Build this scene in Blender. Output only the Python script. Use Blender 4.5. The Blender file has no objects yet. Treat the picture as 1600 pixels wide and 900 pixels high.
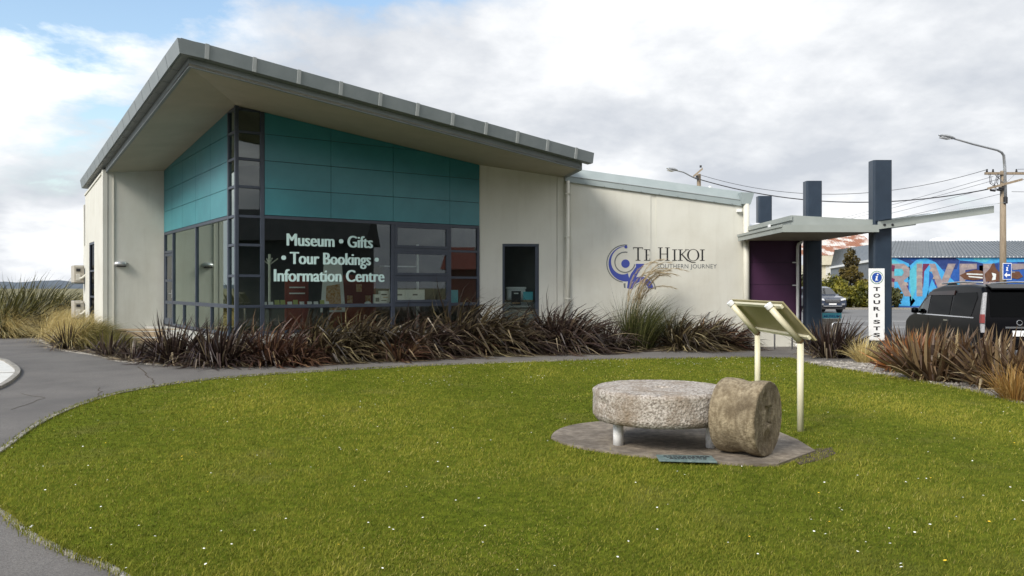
import bpy, bmesh, math, random
import numpy as np
from mathutils import Vector, noise
R = math.radians
sc = bpy.context.scene
COL = sc.collection
rng = random.Random(11)

# ------------------------------------------------------------------ camera, sky, sun, exposure
FPX = 1268.0                      # focal length in pixels of a 1600 px wide picture
EYE = 1.6
cam = bpy.data.objects.new('camera', bpy.data.cameras.new('camera'))
COL.objects.link(cam)
cam.location = (0, 0, EYE)
cam.rotation_euler = (R(90), 0, 0)
cam.data.sensor_width = 36
cam.data.lens = 36 * FPX / 1600
cam.data.clip_start = .05
cam.data.clip_end = 9000
sc.camera = cam

SUN_AZ, SUN_EL = R(222), R(37)    # azimuth clockwise from +Y
W_ = bpy.data.worlds.new('World'); sc.world = W_; W_.use_nodes = True
nt = W_.node_tree; nt.nodes.clear()
SH = [(.40, .425, .465), (.51, .528, .555), (.66, .67, .682), (.90, .90, .895)]
def nd(t, kind, **kw):
    n = t.nodes.new(kind)
    for k, v in kw.items():
        if k.startswith('i_'):
            n.inputs[k[2:].replace('_', ' ')].default_value = v
        else:
            setattr(n, k, v)
    return n
def mth(t, op, a, b=None, clamp=False):
    n = t.nodes.new('ShaderNodeMath'); n.operation = op; n.use_clamp = clamp
    for i, x in enumerate((a, b)):
        if x is None: continue
        if isinstance(x, (int, float)): n.inputs[i].default_value = x
        else: t.links.new(x, n.inputs[i])
    return n.outputs[0]
def ramp(t, src, stops, interp='LINEAR'):
    n = t.nodes.new('ShaderNodeValToRGB'); cr = n.color_ramp; cr.interpolation = interp
    while len(cr.elements) < len(stops): cr.elements.new(.5)
    for e, (p, c) in zip(cr.elements, stops):
        e.position = p
        e.color = (c, c, c, 1) if isinstance(c, (int, float)) else (*c, 1)
    t.links.new(src, n.inputs[0])
    return n.outputs[0]

sky = nd(nt, 'ShaderNodeTexSky', sky_type='NISHITA', sun_disc=False, sun_elevation=SUN_EL, sun_rotation=SUN_AZ,
         air_density=1.3, dust_density=1.2, ozone_density=1.5)
bg_sky = nd(nt, 'ShaderNodeBackground', i_Strength=.135)
nt.links.new(sky.outputs[0], bg_sky.inputs[0])
tc = nd(nt, 'ShaderNodeTexCoord')
sep = nd(nt, 'ShaderNodeSeparateXYZ'); nt.links.new(tc.outputs['Generated'], sep.inputs[0])
up = mth(nt, 'ADD', mth(nt, 'MAXIMUM', sep.outputs[2], 0.0), .30)
cmb = nd(nt, 'ShaderNodeCombineXYZ')
nt.links.new(mth(nt, 'DIVIDE', sep.outputs[0], up), cmb.inputs[0])
nt.links.new(mth(nt, 'DIVIDE', sep.outputs[1], up), cmb.inputs[1])
cmb.inputs[2].default_value = 3.7
def skynoise(scale, detail, rough, dist, shift):
    v = nd(nt, 'ShaderNodeVectorMath', operation='ADD'); v.inputs[1].default_value = shift
    nt.links.new(cmb.outputs[0], v.inputs[0])
    n = nd(nt, 'ShaderNodeTexNoise', i_Scale=scale, i_Detail=detail, i_Roughness=rough, i_Distortion=dist)
    nt.links.new(v.outputs[0], n.inputs['Vector'])
    return n.outputs[0]
n1 = skynoise(1.55, 14.0, .59, .12, (2.1, .4, 0))
n2 = skynoise(1.55, 14.0, .59, .12, (2.1 + .10, .4 + .16, 0))      # the same cloud field a little toward the light
n3 = skynoise(.8, 6.0, .55, .3, (7.3, 1.9, 4.0))
# broken cover high on the left, closed cloud to the right and low down
open_ = mth(nt, 'MULTIPLY', mth(nt, 'MAXIMUM', mth(nt, 'SUBTRACT', mth(nt, 'MULTIPLY', sep.outputs[0], -1.0), -.16), 0.0),
            mth(nt, 'MAXIMUM', mth(nt, 'SUBTRACT', sep.outputs[2], .21), 0.0))
cov_v = mth(nt, 'SUBTRACT', mth(nt, 'ADD', n1, .17), mth(nt, 'MULTIPLY', open_, 6.0))
cover = ramp(nt, cov_v, [(.44, 0.0), (.50, .72), (.57, 1.0)])
relief = mth(nt, 'MULTIPLY', mth(nt, 'SUBTRACT', n1, n2), .55)
lowleft = mth(nt, 'MULTIPLY', mth(nt, 'MAXIMUM', mth(nt, 'SUBTRACT', .16, sep.outputs[2]), 0.0), mth(nt, 'MAXIMUM', mth(nt, 'MULTIPLY', sep.outputs[0], -1.0), 0.0))
body = mth(nt, 'ADD', mth(nt, 'ADD', mth(nt, 'ADD', mth(nt, 'MULTIPLY', lowleft, -1.6), n3), relief), mth(nt, 'ADD', mth(nt, 'MULTIPLY', sep.outputs[0], -.05), mth(nt, 'MULTIPLY', mth(nt, 'SUBTRACT', mth(nt, 'MINIMUM', sep.outputs[2], .45), .20), .16)))
shade = ramp(nt, body, [(.34, SH[0]), (.43, SH[1]), (.52, SH[2]), (.62, SH[3])])
bg_cl = nd(nt, 'ShaderNodeBackground', i_Strength=1.0)
nt.links.new(shade, bg_cl.inputs[0])
mx = nd(nt, 'ShaderNodeMixShader')
nt.links.new(cover, mx.inputs[0]); nt.links.new(bg_sky.outputs[0], mx.inputs[1]); nt.links.new(bg_cl.outputs[0], mx.inputs[2])
wo = nd(nt, 'ShaderNodeOutputWorld'); nt.links.new(mx.outputs[0], wo.inputs[0])

sun = bpy.data.objects.new('sun', bpy.data.lights.new('sun', 'SUN')); COL.objects.link(sun)
sd = Vector((math.sin(SUN_AZ) * math.cos(SUN_EL), math.cos(SUN_AZ) * math.cos(SUN_EL), math.sin(SUN_EL)))
sun.rotation_euler = sd.to_track_quat('Z', 'Y').to_euler()
sun.location = (-20, -10, 30)
sun.data.energy = 2.35; sun.data.angle = R(20); sun.data.color = (1, .95, .86)

vs = sc.view_settings
vs.view_transform = 'Standard'; vs.look = 'None'; vs.exposure = 0.68; vs.gamma = 1.0; vs.use_curve_mapping = False

# ------------------------------------------------------------------ materials
MATS = {}
def mat(name, c1, c2=None, scale=6., rough=.6, bump=0., bscale=60., spec=.4, metal=0., stretch=None, lo=.38, hi=.62,
        c3=None, c3scale=1.5, c3lo=.55, c3hi=.75, detail=6., coat=0.):
    m = bpy.data.materials.new(name); m.use_nodes = True
    t = m.node_tree; p = t.nodes['Principled BSDF']
    p.inputs['Roughness'].default_value = rough
    p.inputs['Metallic'].default_value = metal
    p.inputs['Specular IOR Level'].default_value = spec
    p.inputs['Coat Weight'].default_value = coat
    tcn = nd(t, 'ShaderNodeTexCoord'); src = tcn.outputs['Object']
    if stretch:
        mp = nd(t, 'ShaderNodeMapping'); mp.inputs['Scale'].default_value = stretch
        t.links.new(src, mp.inputs[0]); vsrc = mp.outputs[0]
    else: vsrc = src
    p.inputs['Base Color'].default_value = (*c1, 1)
    if c2:
        n = nd(t, 'ShaderNodeTexNoise', i_Scale=scale, i_Detail=detail, i_Roughness=.6); t.links.new(vsrc, n.inputs['Vector'])
        col = ramp(t, n.outputs[0], [(lo, c1), (hi, c2)])
        if c3:
            n3 = nd(t, 'ShaderNodeTexNoise', i_Scale=c3scale, i_Detail=5., i_Roughness=.6); t.links.new(src, n3.inputs['Vector'])
            f = ramp(t, n3.outputs[0], [(c3lo, 0.0), (c3hi, 1.0)])
            mixn = nd(t, 'ShaderNodeMix', data_type='RGBA')
            t.links.new(f, mixn.inputs[0]); t.links.new(col, mixn.inputs[6]); mixn.inputs[7].default_value = (*c3, 1)
            col = mixn.outputs[2]
        t.links.new(col, p.inputs['Base Color'])
    if bump:
        nb = nd(t, 'ShaderNodeTexNoise', i_Scale=bscale, i_Detail=5.); t.links.new(src, nb.inputs['Vector'])
        b = nd(t, 'ShaderNodeBump', i_Strength=bump, i_Distance=.02)
        t.links.new(nb.outputs[0], b.inputs['Height']); t.links.new(b.outputs[0], p.inputs['Normal'])
    MATS[name] = m
    return m
def leafmat(name, stops, rough=.5, trans=.22, spec=.35):
    m = bpy.data.materials.new(name); m.use_nodes = True
    t = m.node_tree; p = t.nodes['Principled BSDF']
    a = nd(t, 'ShaderNodeAttribute', attribute_name='col')
    c = ramp(t, a.outputs['Fac'], stops)
    t.links.new(c, p.inputs['Base Color']); p.inputs['Roughness'].default_value = rough
    p.inputs['Specular IOR Level'].default_value = spec
    tr = nd(t, 'ShaderNodeBsdfTranslucent'); t.links.new(c, tr.inputs[0])
    mxx = nd(t, 'ShaderNodeMixShader', i_Fac=trans)
    o = t.nodes['Material Output']
    t.links.new(p.outputs[0], mxx.inputs[1]); t.links.new(tr.outputs[0], mxx.inputs[2]); t.links.new(mxx.outputs[0], o.inputs[0])
    MATS[name] = m
    return m
def glassmat(name, tint, refl=1.0, rough=0.0, ior=1.5, gcol=(.93, .95, .96)):
    m = bpy.data.materials.new(name); m.use_nodes = True
    t = m.node_tree; t.nodes.clear()
    fr_ = nd(t, 'ShaderNodeFresnel', i_IOR=ior)
    f = mth(t, 'MULTIPLY', fr_.outputs[0], refl, clamp=True)
    tr = nd(t, 'ShaderNodeBsdfTransparent'); tr.inputs[0].default_value = (*tint, 1)
    gl = nd(t, 'ShaderNodeBsdfGlossy'); gl.inputs['Roughness'].default_value = rough; gl.inputs[0].default_value = (*gcol, 1)
    mm = nd(t, 'ShaderNodeMixShader'); t.links.new(f, mm.inputs[0]); t.links.new(tr.outputs[0], mm.inputs[1]); t.links.new(gl.outputs[0], mm.inputs[2])
    o = nd(t, 'ShaderNodeOutputMaterial'); t.links.new(mm.outputs[0], o.inputs[0])
    MATS[name] = m
    return m

CREAM = mat('cream_render', (.56, .553, .492), (.59, .582, .518), scale=2.6, rough=.75, bump=.10, bscale=90, stretch=(1.1, 1.1, .09), lo=.3, hi=.66,
            c3=(.49, .472, .405), c3scale=.9, c3lo=.46, c3hi=.85)
def streaks(m, c, amt, sc_):                        # faint rain streaks down a rendered wall
    t = m.node_tree; p = t.nodes['Principled BSDF']; old = p.inputs['Base Color'].links[0].from_socket
    tcn = nd(t, 'ShaderNodeTexCoord'); mp = nd(t, 'ShaderNodeMapping'); mp.inputs['Scale'].default_value = sc_
    t.links.new(tcn.outputs['Object'], mp.inputs[0])
    n = nd(t, 'ShaderNodeTexNoise', i_Scale=1., i_Detail=6., i_Roughness=.65); t.links.new(mp.outputs[0], n.inputs['Vector'])
    f = ramp(t, n.outputs[0], [(.54, 0.0), (.74, amt)]); k = nd(t, 'ShaderNodeMix', data_type='RGBA')
    t.links.new(f, k.inputs[0]); t.links.new(old, k.inputs[6]); k.inputs[7].default_value = (*c, 1); t.links.new(k.outputs[2], p.inputs['Base Color'])
streaks(CREAM, (.36, .335, .27), .20, (5., 5., .45)); streaks(CREAM, (.42, .40, .33), .30, (1.3, 1.3, .7))
SOFFIT = mat('soffit_board', (.40, .365, .28), (.44, .40, .31), scale=1.5, rough=.7, bump=.05, bscale=50)
TEAL = mat('teal_panel', (.024, .172, .205), (.032, .205, .238), scale=1.3, rough=.33, spec=.55, bump=.05, bscale=2.5)
FASC = mat('grey_metal_fascia', (.175, .20, .205), (.205, .23, .235), scale=2, rough=.45, spec=.45)
FASCL = mat('pale_cover_strip', (.30, .32, .32), (.34, .36, .355), scale=3, rough=.45)
ROOFM = mat('roof_sheet_grey', (.10, .115, .115), (.13, .14, .14), scale=2, rough=.5)
ALU = mat('slate_blue_frame', (.030, .040, .060), (.038, .049, .071), scale=4, rough=.38, spec=.5)
ALUD = mat('dark_backing', (.012, .018, .022), rough=.8)
GLASS = glassmat('window_glass', (.90, .94, .92), refl=1.25)
GLASSE = glassmat('end_window_glass', (.72, .78, .75), refl=2.0, gcol=(.80, .90, .83))
GLASSD = glassmat('dark_glass', (.05, .055, .06), refl=.28)
GLASSG = glassmat('green_car_glass', (.35, .45, .42), refl=1.2)
LETTER = mat('pale_aqua_vinyl', (.50, .69, .665), (.54, .73, .70), scale=5, rough=.5)
PIPE = mat('cream_downpipe', (.56, .55, .48), (.60, .585, .51), scale=3, rough=.5)
CONC = mat('concrete_plain', (.36, .35, .32), (.44, .425, .385), scale=9, rough=.85, bump=.2, bscale=80)
PALEC = mat('pale_concrete', (.55, .54, .50), (.62, .61, .57), scale=7, rough=.8, bump=.1)
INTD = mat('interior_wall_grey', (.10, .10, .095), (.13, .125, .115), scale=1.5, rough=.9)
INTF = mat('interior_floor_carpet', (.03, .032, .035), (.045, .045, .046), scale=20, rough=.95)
PURPLE = mat('aubergine_panel', (.048, .016, .046), (.054, .019, .052), scale=3, rough=.45)
NAVY = mat('navy_steel', (.018, .030, .048), (.022, .036, .056), scale=3, rough=.35, spec=.5)
CANM = mat('canopy_grey_green', (.27, .295, .275), (.30, .325, .305), scale=2, rough=.5)
CANS = mat('canopy_soffit_brown', (.17, .145, .105), (.20, .17, .125), scale=2.5, rough=.7)
CLEAR = glassmat('clear_acrylic', (.90, .92, .92), refl=.7)
WHITE = mat('white_paint', (.74, .75, .74), (.80, .80, .79), scale=4, rough=.45)
BLACK = mat('black_print', (.012, .012, .014), rough=.5)
GREYP = mat('grey_print', (.13, .14, .145), rough=.6)
BLUEP = mat('royal_blue_print', (.045, .065, .30), (.05, .072, .32), scale=4, rough=.55)
SIGNBLUE = mat('sign_blue', (.015, .07, .33), rough=.4)
SIGNGREEN = mat('sign_green', (.01, .16, .10), rough=.4)
CYAN = mat('cyan_board', (.10, .46, .55), (.12, .50, .58), scale=5, rough=.5)
STEEL = mat('galvanised_steel', (.38, .40, .41), (.48, .49, .50), scale=12, rough=.35, metal=.7)
ALUS = mat('cast_silver', (.50, .51, .51), (.58, .59, .59), scale=8, rough=.3, metal=.6)
DARKPL = mat('dark_plastic', (.02, .02, .022), rough=.5)
WOODB = mat('weathered_bench_timber', (.25, .185, .115), (.36, .28, .18), scale=5, rough=.8, stretch=(1, 9, 9), bump=.2, bscale=40)
WOODP = mat('grey_pole_timber', (.20, .155, .105), (.30, .24, .17), scale=4, rough=.85, stretch=(8, 8, .5), bump=.3, bscale=30)
SIGNC = mat('cream_powdercoat', (.60, .565, .40), (.64, .60, .44), scale=4, rough=.4)
SIGNB = mat('beige_panel_back', (.29, .25, .13), (.32, .277, .145), scale=3, rough=.55)
ACM = mat('ac_casing_beige', (.40, .37, .31), (.45, .415, .35), scale=5, rough=.5)
ACD = mat('ac_casing_light', (.55, .53, .47), rough=.5)
ASPH = mat('path_asphalt', (.090, .082, .074), (.22, .205, .186), scale=105, rough=.9, bump=.5, bscale=220, c3=(.110, .102, .094), c3scale=.7, c3lo=.42, c3hi=.66, lo=.34, hi=.68)
ROAD = mat('road_asphalt', (.135, .133, .128), (.18, .177, .17), scale=60, rough=.9, bump=.3, bscale=160, c3=(.115, .112, .108), c3scale=.25, c3lo=.5, c3hi=.7)
KERB = mat('kerb_concrete', (.19, .175, .15), (.33, .31, .27), scale=14, rough=.9, bump=.4, bscale=90)
MULCH = mat('bark_mulch', (.035, .025, .018), (.10, .075, .052), scale=30, rough=.95, bump=.8, bscale=60)
GRAVELM = mat('gravel_bed', (.13, .115, .095), (.30, .275, .235), scale=60, rough=.95, bump=.8, bscale=70)
FIELD = mat('rough_field', (.14, .125, .055), (.20, .175, .085), scale=.35, rough=.95, c3=(.07, .085, .03), c3scale=.05, bump=.3, bscale=3)
LAWN = mat('lawn_soil_green', (.070, .095, .006), (.125, .150, .012), scale=9, rough=.95, spec=.05, bump=.6, bscale=120, c3=(.15, .14, .035), c3scale=.9, c3lo=.55, c3hi=.75)
HILLM = mat('hazed_scrub', (.075, .095, .115), (.10, .12, .14), scale=.02, rough=1.0)  # scrub with bluish distance haze put into its colour
SEA = mat('grey_inlet_water', (.20, .24, .28), rough=.3)
WHITEL = mat('worn_road_paint', (.50, .50, .48), (.66, .66, .64), scale=25, rough=.8)
RUBBER = mat('tyre_rubber', (.018, .018, .019), (.028, .028, .028), scale=20, rough=.85)
GRANITE = mat('pitted_granite', (.17, .140, .112), (.50, .455, .40), scale=42, rough=.9, bump=1.0, bscale=48, c3=(.215, .165, .115), c3scale=3.2, c3lo=.46, c3hi=.70, lo=.36, hi=.60, detail=9)
SANDST = mat('tan_sandstone', (.155, .118, .070), (.30, .245, .158), scale=9, rough=.92, bump=.6, bscale=55, c3=(.095, .070, .040), c3scale=4.0, c3lo=.46, c3hi=.68, stretch=(3.0, 3.0, 1.0), detail=9)
PADM = mat('stained_pad_concrete', (.155, .128, .098), (.265, .225, .175), scale=12, rough=.92, bump=.5, bscale=90, c3=(.105, .085, .064), c3scale=2.2, c3lo=.48, c3hi=.7)
BRONZE = mat('verdigris_plaque', (.085, .13, .125), (.15, .20, .19), scale=14, rough=.6, bump=.3, bscale=60)
CARBLACK = mat('black_car_paint', (.004, .004, .005), rough=.28, spec=.16, coat=0.)
CARBLUE = mat('navy_car_paint', (.012, .022, .048), (.014, .025, .052), scale=5, rough=.2, spec=.5, coat=.6)
CHROME = mat('chrome_trim', (.60, .61, .62), rough=.2, metal=.9)
LAMPC = glassmat('clear_lamp_lens', (.75, .77, .78), refl=2.5, rough=.1)
LAMPW = mat('lamp_reflector', (.72, .73, .74), rough=.2, metal=.3)
LAMPR = mat('red_lamp_lens', (.22, .045, .042), rough=.25)
REDPL = mat('brick_red_panel', (.19, .042, .026), (.23, .055, .034), scale=6, rough=.7)
ORANGE = mat('orange_print', (.42, .20, .06), (.62, .46, .30), scale=18, rough=.7)
GREENC = mat('lime_card', (.38, .42, .13), (.44, .48, .18), scale=20, rough=.6)
BRICK = mat('red_brickwork', (.17, .055, .035), (.25, .085, .055), scale=12, rough=.9, bump=.5, bscale=30)
BOARD = mat('dark_weatherboard', (.045, .048, .05), (.06, .063, .065), scale=3, rough=.8)
SLATE = mat('dark_roof_tiles', (.03, .032, .036), (.045, .047, .05), scale=6, rough=.8)
RUST = mat('rusted_roof_iron', (.62, .58, .54), (.50, .43, .38), scale=1.2, rough=.8, c3=(.27, .115, .065), c3scale=.55, c3lo=.44, c3hi=.56, stretch=(1, 1, 1))
BARNW = mat('faded_cream_boards', (.52, .48, .37), (.60, .56, .44), scale=3, rough=.85)
ROOFC = mat('slate_corrugate', (.115, .13, .14), (.145, .16, .17), scale=1.2, rough=.55)
WALLG = mat('grey_blue_wall', (.14, .155, .17), (.17, .185, .20), scale=2, rough=.8)
TANKW = mat('white_dome_roof', (.74, .75, .76), rough=.5)
MUR = {k: mat('mural_' + k, c, tuple(min(1, x * 1.2 + .008) for x in c), scale=3, rough=.8) for k, c in dict(
    blue=(.014, .075, .30), navy=(.014, .035, .15), sky=(.045, .29, .56), aqua=(.07, .36, .46), maroon=(.12, .014, .055),
    mauve=(.25, .17, .22), stone=(.235, .195, .205), sand=(.30, .245, .225), brown=(.10, .042, .022), pale=(.55, .58, .58), lake=(.03, .22, .55)).items()}
FLAXD = leafmat('dark_flax_leaf', [(0, (.012, .008, .007)), (.30, (.036, .021, .018)), (.55, (.075, .050, .036)), (.75, (.125, .098, .062)), (.90, (.22, .175, .105)), (1, (.40, .32, .20))], rough=.42)
FLAXO = leafmat('olive_flax_leaf', [(0, (.016, .011, .007)), (.35, (.048, .034, .020)), (.65, (.115, .090, .045)), (.85, (.20, .165, .08)), (1, (.36, .30, .17))], rough=.42)
FLAXR = leafmat('red_flax_leaf', [(0, (.018, .010, .008)), (.4, (.060, .028, .018)), (.7, (.125, .066, .036)), (.9, (.22, .14, .075)), (1, (.38, .29, .17))], rough=.42)
FLAXG = leafmat('green_flax_leaf', [(0, (.020, .020, .008)), (.4, (.070, .068, .022)), (.75, (.165, .150, .045)), (1, (.32, .26, .10))], rough=.42)
FLAXB = leafmat('bronze_flax_leaf', [(0, (.030, .016, .010)), (.35, (.10, .058, .030)), (.65, (.20, .135, .07)), (.88, (.31, .235, .125)), (1, (.42, .34, .20))], rough=.42)
FLAXOR = leafmat('orange_flax_leaf', [(0, (.055, .018, .008)), (.4, (.19, .070, .022)), (.7, (.34, .145, .045)), (1, (.46, .27, .11))], rough=.42)
TUSS = leafmat('blond_tussock', [(0, (.19, .135, .042)), (.4, (.47, .36, .135)), (.75, (.66, .54, .24)), (1, (.80, .71, .42))], rough=.6, trans=.3)
TUSSG = leafmat('green_tussock', [(0, (.055, .055, .014)), (.5, (.16, .145, .035)), (1, (.36, .30, .11))], rough=.6, trans=.3)
TOE = leafmat('toetoe_leaf', [(0, (.018, .022, .008)), (.45, (.065, .075, .022)), (.8, (.15, .155, .05)), (1, (.33, .29, .13))], rough=.5)
PLUME = leafmat('straw_plume', [(0, (.34, .26, .15)), (.6, (.52, .42, .26)), (1, (.66, .57, .40))], rough=.8, trans=.3)
GRASSM = leafmat('lawn_blade', [(0, (.058, .072, .010)), (.35, (.138, .156, .020)), (.7, (.232, .234, .034)), (.92, (.31, .285, .04)), (1, (.42, .36, .13))], rough=.8, trans=.25, spec=.08)
HEDGE = leafmat('yellow_green_leaf', [(0, (.022, .030, .006)), (.4, (.085, .090, .012)), (.75, (.21, .19, .022)), (1, (.36, .31, .05))], rough=.5, trans=.25)
HEDGED = leafmat('dark_shrub_leaf', [(0, (.016, .022, .008)), (.5, (.055, .060, .018)), (1, (.13, .12, .035))], rough=.5)
PINEL = leafmat('bronze_conifer_leaf', [(0, (.030, .024, .008)), (.5, (.10, .075, .018)), (1, (.23, .17, .04))], rough=.6)
BARKM = mat('shrub_bark', (.05, .038, .026), (.09, .07, .05), scale=12, rough=.9)
PETAL = mat('daisy_petal', (.80, .80, .72), rough=.7)
BUTTER = mat('buttercup_petal', (.75, .48, .02), rough=.6)
PEBBLE = mat('pale_pebble', (.15, .135, .115), (.42, .39, .34), scale=4, rough=.9)

# ------------------------------------------------------------------ mesh helpers
ORG = {}
class FR:                                             # a plan frame: origin and two ground directions
    def __init__(s, o, a, b): s.o, s.a, s.b = o, a, b
    def __call__(s, p, q, z): return (s.o[0] + p * s.a[0] + q * s.b[0], s.o[1] + p * s.a[1] + q * s.b[1], z)
WORLD = FR((0, 0), (1, 0), (0, 1))
class MB:
    def __init__(s): s.v = []; s.f = []; s.c = []
    def add(s, vs, fs):
        o = len(s.v); s.v += [tuple(p) for p in vs]; s.f += [tuple(i + o for i in f) for f in fs]; return s
    def hexa(s, p): return s.add(p, [(3, 2, 1, 0), (4, 5, 6, 7), (0, 1, 5, 4), (1, 2, 6, 5), (2, 3, 7, 6), (3, 0, 4, 7)])
    def box(s, x0, x1, y0, y1, z0, z1, fr=WORLD):
        return s.hexa([fr(x0, y0, z0), fr(x1, y0, z0), fr(x1, y1, z0), fr(x0, y1, z0), fr(x0, y0, z1), fr(x1, y0, z1), fr(x1, y1, z1), fr(x0, y1, z1)])
    def prism(s, poly, fn0, fn1):                      # poly in 2D, fn maps (a,b) to 3D for the two ends
        n = len(poly)
        return s.add([fn0(*p) for p in poly] + [fn1(*p) for p in poly],
                     [tuple(range(n))[::-1], tuple(range(n, 2 * n))] + [(i, (i + 1) % n, n + (i + 1) % n, n + i) for i in range(n)])
    def tube(s, pts, r, n=8, cap=True):
        pts = [Vector(p) for p in pts]; k = len(pts)
        rs = r if isinstance(r, (list, tuple)) else [r] * k
        o = len(s.v); ref = None
        for i, p in enumerate(pts):
            d = (pts[min(i + 1, k - 1)] - pts[max(i - 1, 0)]).normalized()
            if ref is None: ref = d.orthogonal().normalized()
            a = (ref - d * ref.dot(d)).normalized(); ref = a; b = d.cross(a)
            for j in range(n):
                t = 2 * math.pi * j / n
                s.v.append(tuple(p + (a * math.cos(t) + b * math.sin(t)) * rs[i]))
        for i in range(k - 1):
            for j in range(n):
                s.f.append((o + i * n + j, o + i * n + (j + 1) % n, o + (i + 1) * n + (j + 1) % n, o + (i + 1) * n + j))
        if cap:
            s.f.append(tuple(o + j for j in range(n))[::-1]); s.f.append(tuple(o + (k - 1) * n + j for j in range(n)))
        return s
    def lathe(s, prof, n, o=(0, 0, 0), ax=Vector((0, 0, 1))):   # prof: (radius, distance along axis)
        ax = Vector(ax).normalized(); a = ax.orthogonal().normalized(); b = ax.cross(a); o = Vector(o)
        base = len(s.v)
        for r, h in prof:
            for j in range(n):
                t = 2 * math.pi * j / n
                s.v.append(tuple(o + ax * h + (a * math.cos(t) + b * math.sin(t)) * r))
        for i in range(len(prof) - 1):
            for j in range(n):
                s.f.append((base + i * n + j, base + i * n + (j + 1) % n, base + (i + 1) * n + (j + 1) % n, base + (i + 1) * n + j))
        s.f.append(tuple(base + j for j in range(n))[::-1]); s.f.append(tuple(base + (len(prof) - 1) * n + j for j in range(n)))
        return s
    def build(s, name, m, parent=None, label=None, cat=None, group=None, kind=None, smooth=False, bevel=0., seg=2, recalc=True):
        vv = np.array(s.v, dtype=float)
        if parent is None:
            lo, hi = vv.min(0), vv.max(0); org = Vector(((lo[0] + hi[0]) / 2, (lo[1] + hi[1]) / 2, lo[2]))
        else: org = ORG[parent.name]
        me = bpy.data.meshes.new(name)
        me.from_pydata([tuple(p) for p in (vv - np.array(org))], [], s.f)
        me.materials.append(m)
        if recalc:
            bm = bmesh.new(); bm.from_mesh(me); bmesh.ops.recalc_face_normals(bm, faces=bm.faces); bm.to_mesh(me); bm.free()
        if s.c and len(s.c) == len(s.v):
            at_ = me.attributes.new('col', 'FLOAT', 'POINT'); at_.data.foreach_set('value', s.c)
        if smooth: me.polygons.foreach_set('use_smooth', [True] * len(me.polygons))
        ob = bpy.data.objects.new(name, me); COL.objects.link(ob)
        if parent is None: ob.location = org
        else: ob.parent = parent
        ORG[ob.name] = org
        if bevel:
            b = ob.modifiers.new('edge', 'BEVEL'); b.width = bevel; b.segments = seg; b.limit_method = 'ANGLE'; b.angle_limit = R(35)
        tag(ob, label, cat, group, kind)
        return ob
def tag(o, label=None, cat=None, group=None, kind=None):
    if label: o['label'] = label
    if cat: o['category'] = cat
    if group: o['group'] = group
    if kind: o['kind'] = kind
def empty(name, loc, label=None, cat=None, group=None):
    o = bpy.data.objects.new(name, None); COL.objects.link(o); o.location = loc; o.empty_display_size = .2
    ORG[o.name] = Vector(loc); tag(o, label, cat, group)
    return o
def copy_tree(o, parent=None):
    c = o.copy(); COL.objects.link(c)
    if parent is not None: c.parent = parent
    for ch in list(o.children): copy_tree(ch, c)
    return c
def dup(o, loc, rz=0., s=1., label=None):
    c = copy_tree(o); c.location = loc; c.rotation_euler = (0, 0, rz); c.scale = (s, s, s)
    if label: c['label'] = label
    return c
def clip(poly, f):                                    # keep the part of a polygon where f(p) >= 0
    out = []
    for i, p in enumerate(poly):
        q = poly[(i + 1) % len(poly)]; a, b = f(p), f(q)
        if a >= 0: out.append(p)
        if (a >= 0) != (b >= 0):
            t = a / (a - b); out.append(tuple(p[k] + (q[k] - p[k]) * t for k in range(2)))
    return out
def gp(px, py, z=0.0):                                # the ground point that a pixel of the photograph shows
    y = FPX * (EYE - z) / (py - 450); return ((px - 800) / FPX * y, y)
def text_geo(body, offset=0., spacing=1.):
    cu = bpy.data.curves.new('t', 'FONT'); cu.body = body; cu.size = 1; cu.offset = offset; cu.space_character = spacing
    cu.resolution_u = 4; cu.fill_mode = 'BOTH'; cu.extrude = .01
    ob = bpy.data.objects.new('t', cu); COL.objects.link(ob)
    dg = bpy.context.evaluated_depsgraph_get(); dg.update()
    me = bpy.data.meshes.new_from_object(ob.evaluated_get(dg))
    v = np.array([p.co[:] for p in me.vertices]); f = [tuple(p.vertices) for p in me.polygons]
    bpy.data.objects.remove(ob); bpy.data.curves.remove(cu); bpy.data.meshes.remove(me)
    return v, f
def put_text(mb, body, x0, x1, base, cap, fn, offset=0., spacing=1., th=.003):
    """lay a line of text between x0 and x1 with the given baseline and capital height; fn(a, b, d) -> world, d is thickness"""
    v, f = text_geo(body, offset, spacing)
    vi, _ = text_geo('I', offset)
    ch = vi[:, 1].max() - vi[:, 1].min(); b0 = vi[:, 1].min()
    lx, hx = v[:, 0].min(), v[:, 0].max()
    pts = [fn(x0 + (p[0] - lx) / (hx - lx) * (x1 - x0), base + (p[1] - b0) / ch * cap, (p[2] / .01 * .5 + .5) * th) for p in v]
    mb.add(pts, f)
def arc_band(cx, cy, r0, r1, a0, a1, n=28):           # 2D band polygon; r0, r1 may be functions of 0..1
    g = lambda r, t: r(t) if callable(r) else r
    A = [(cx + g(r1, i / n) * math.cos(R(a0 + (a1 - a0) * i / n)), cy + g(r1, i / n) * math.sin(R(a0 + (a1 - a0) * i / n))) for i in range(n + 1)]
    B = [(cx + g(r0, i / n) * math.cos(R(a0 + (a1 - a0) * i / n)), cy + g(r0, i / n) * math.sin(R(a0 + (a1 - a0) * i / n))) for i in range(n + 1)]
    return A, B
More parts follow.
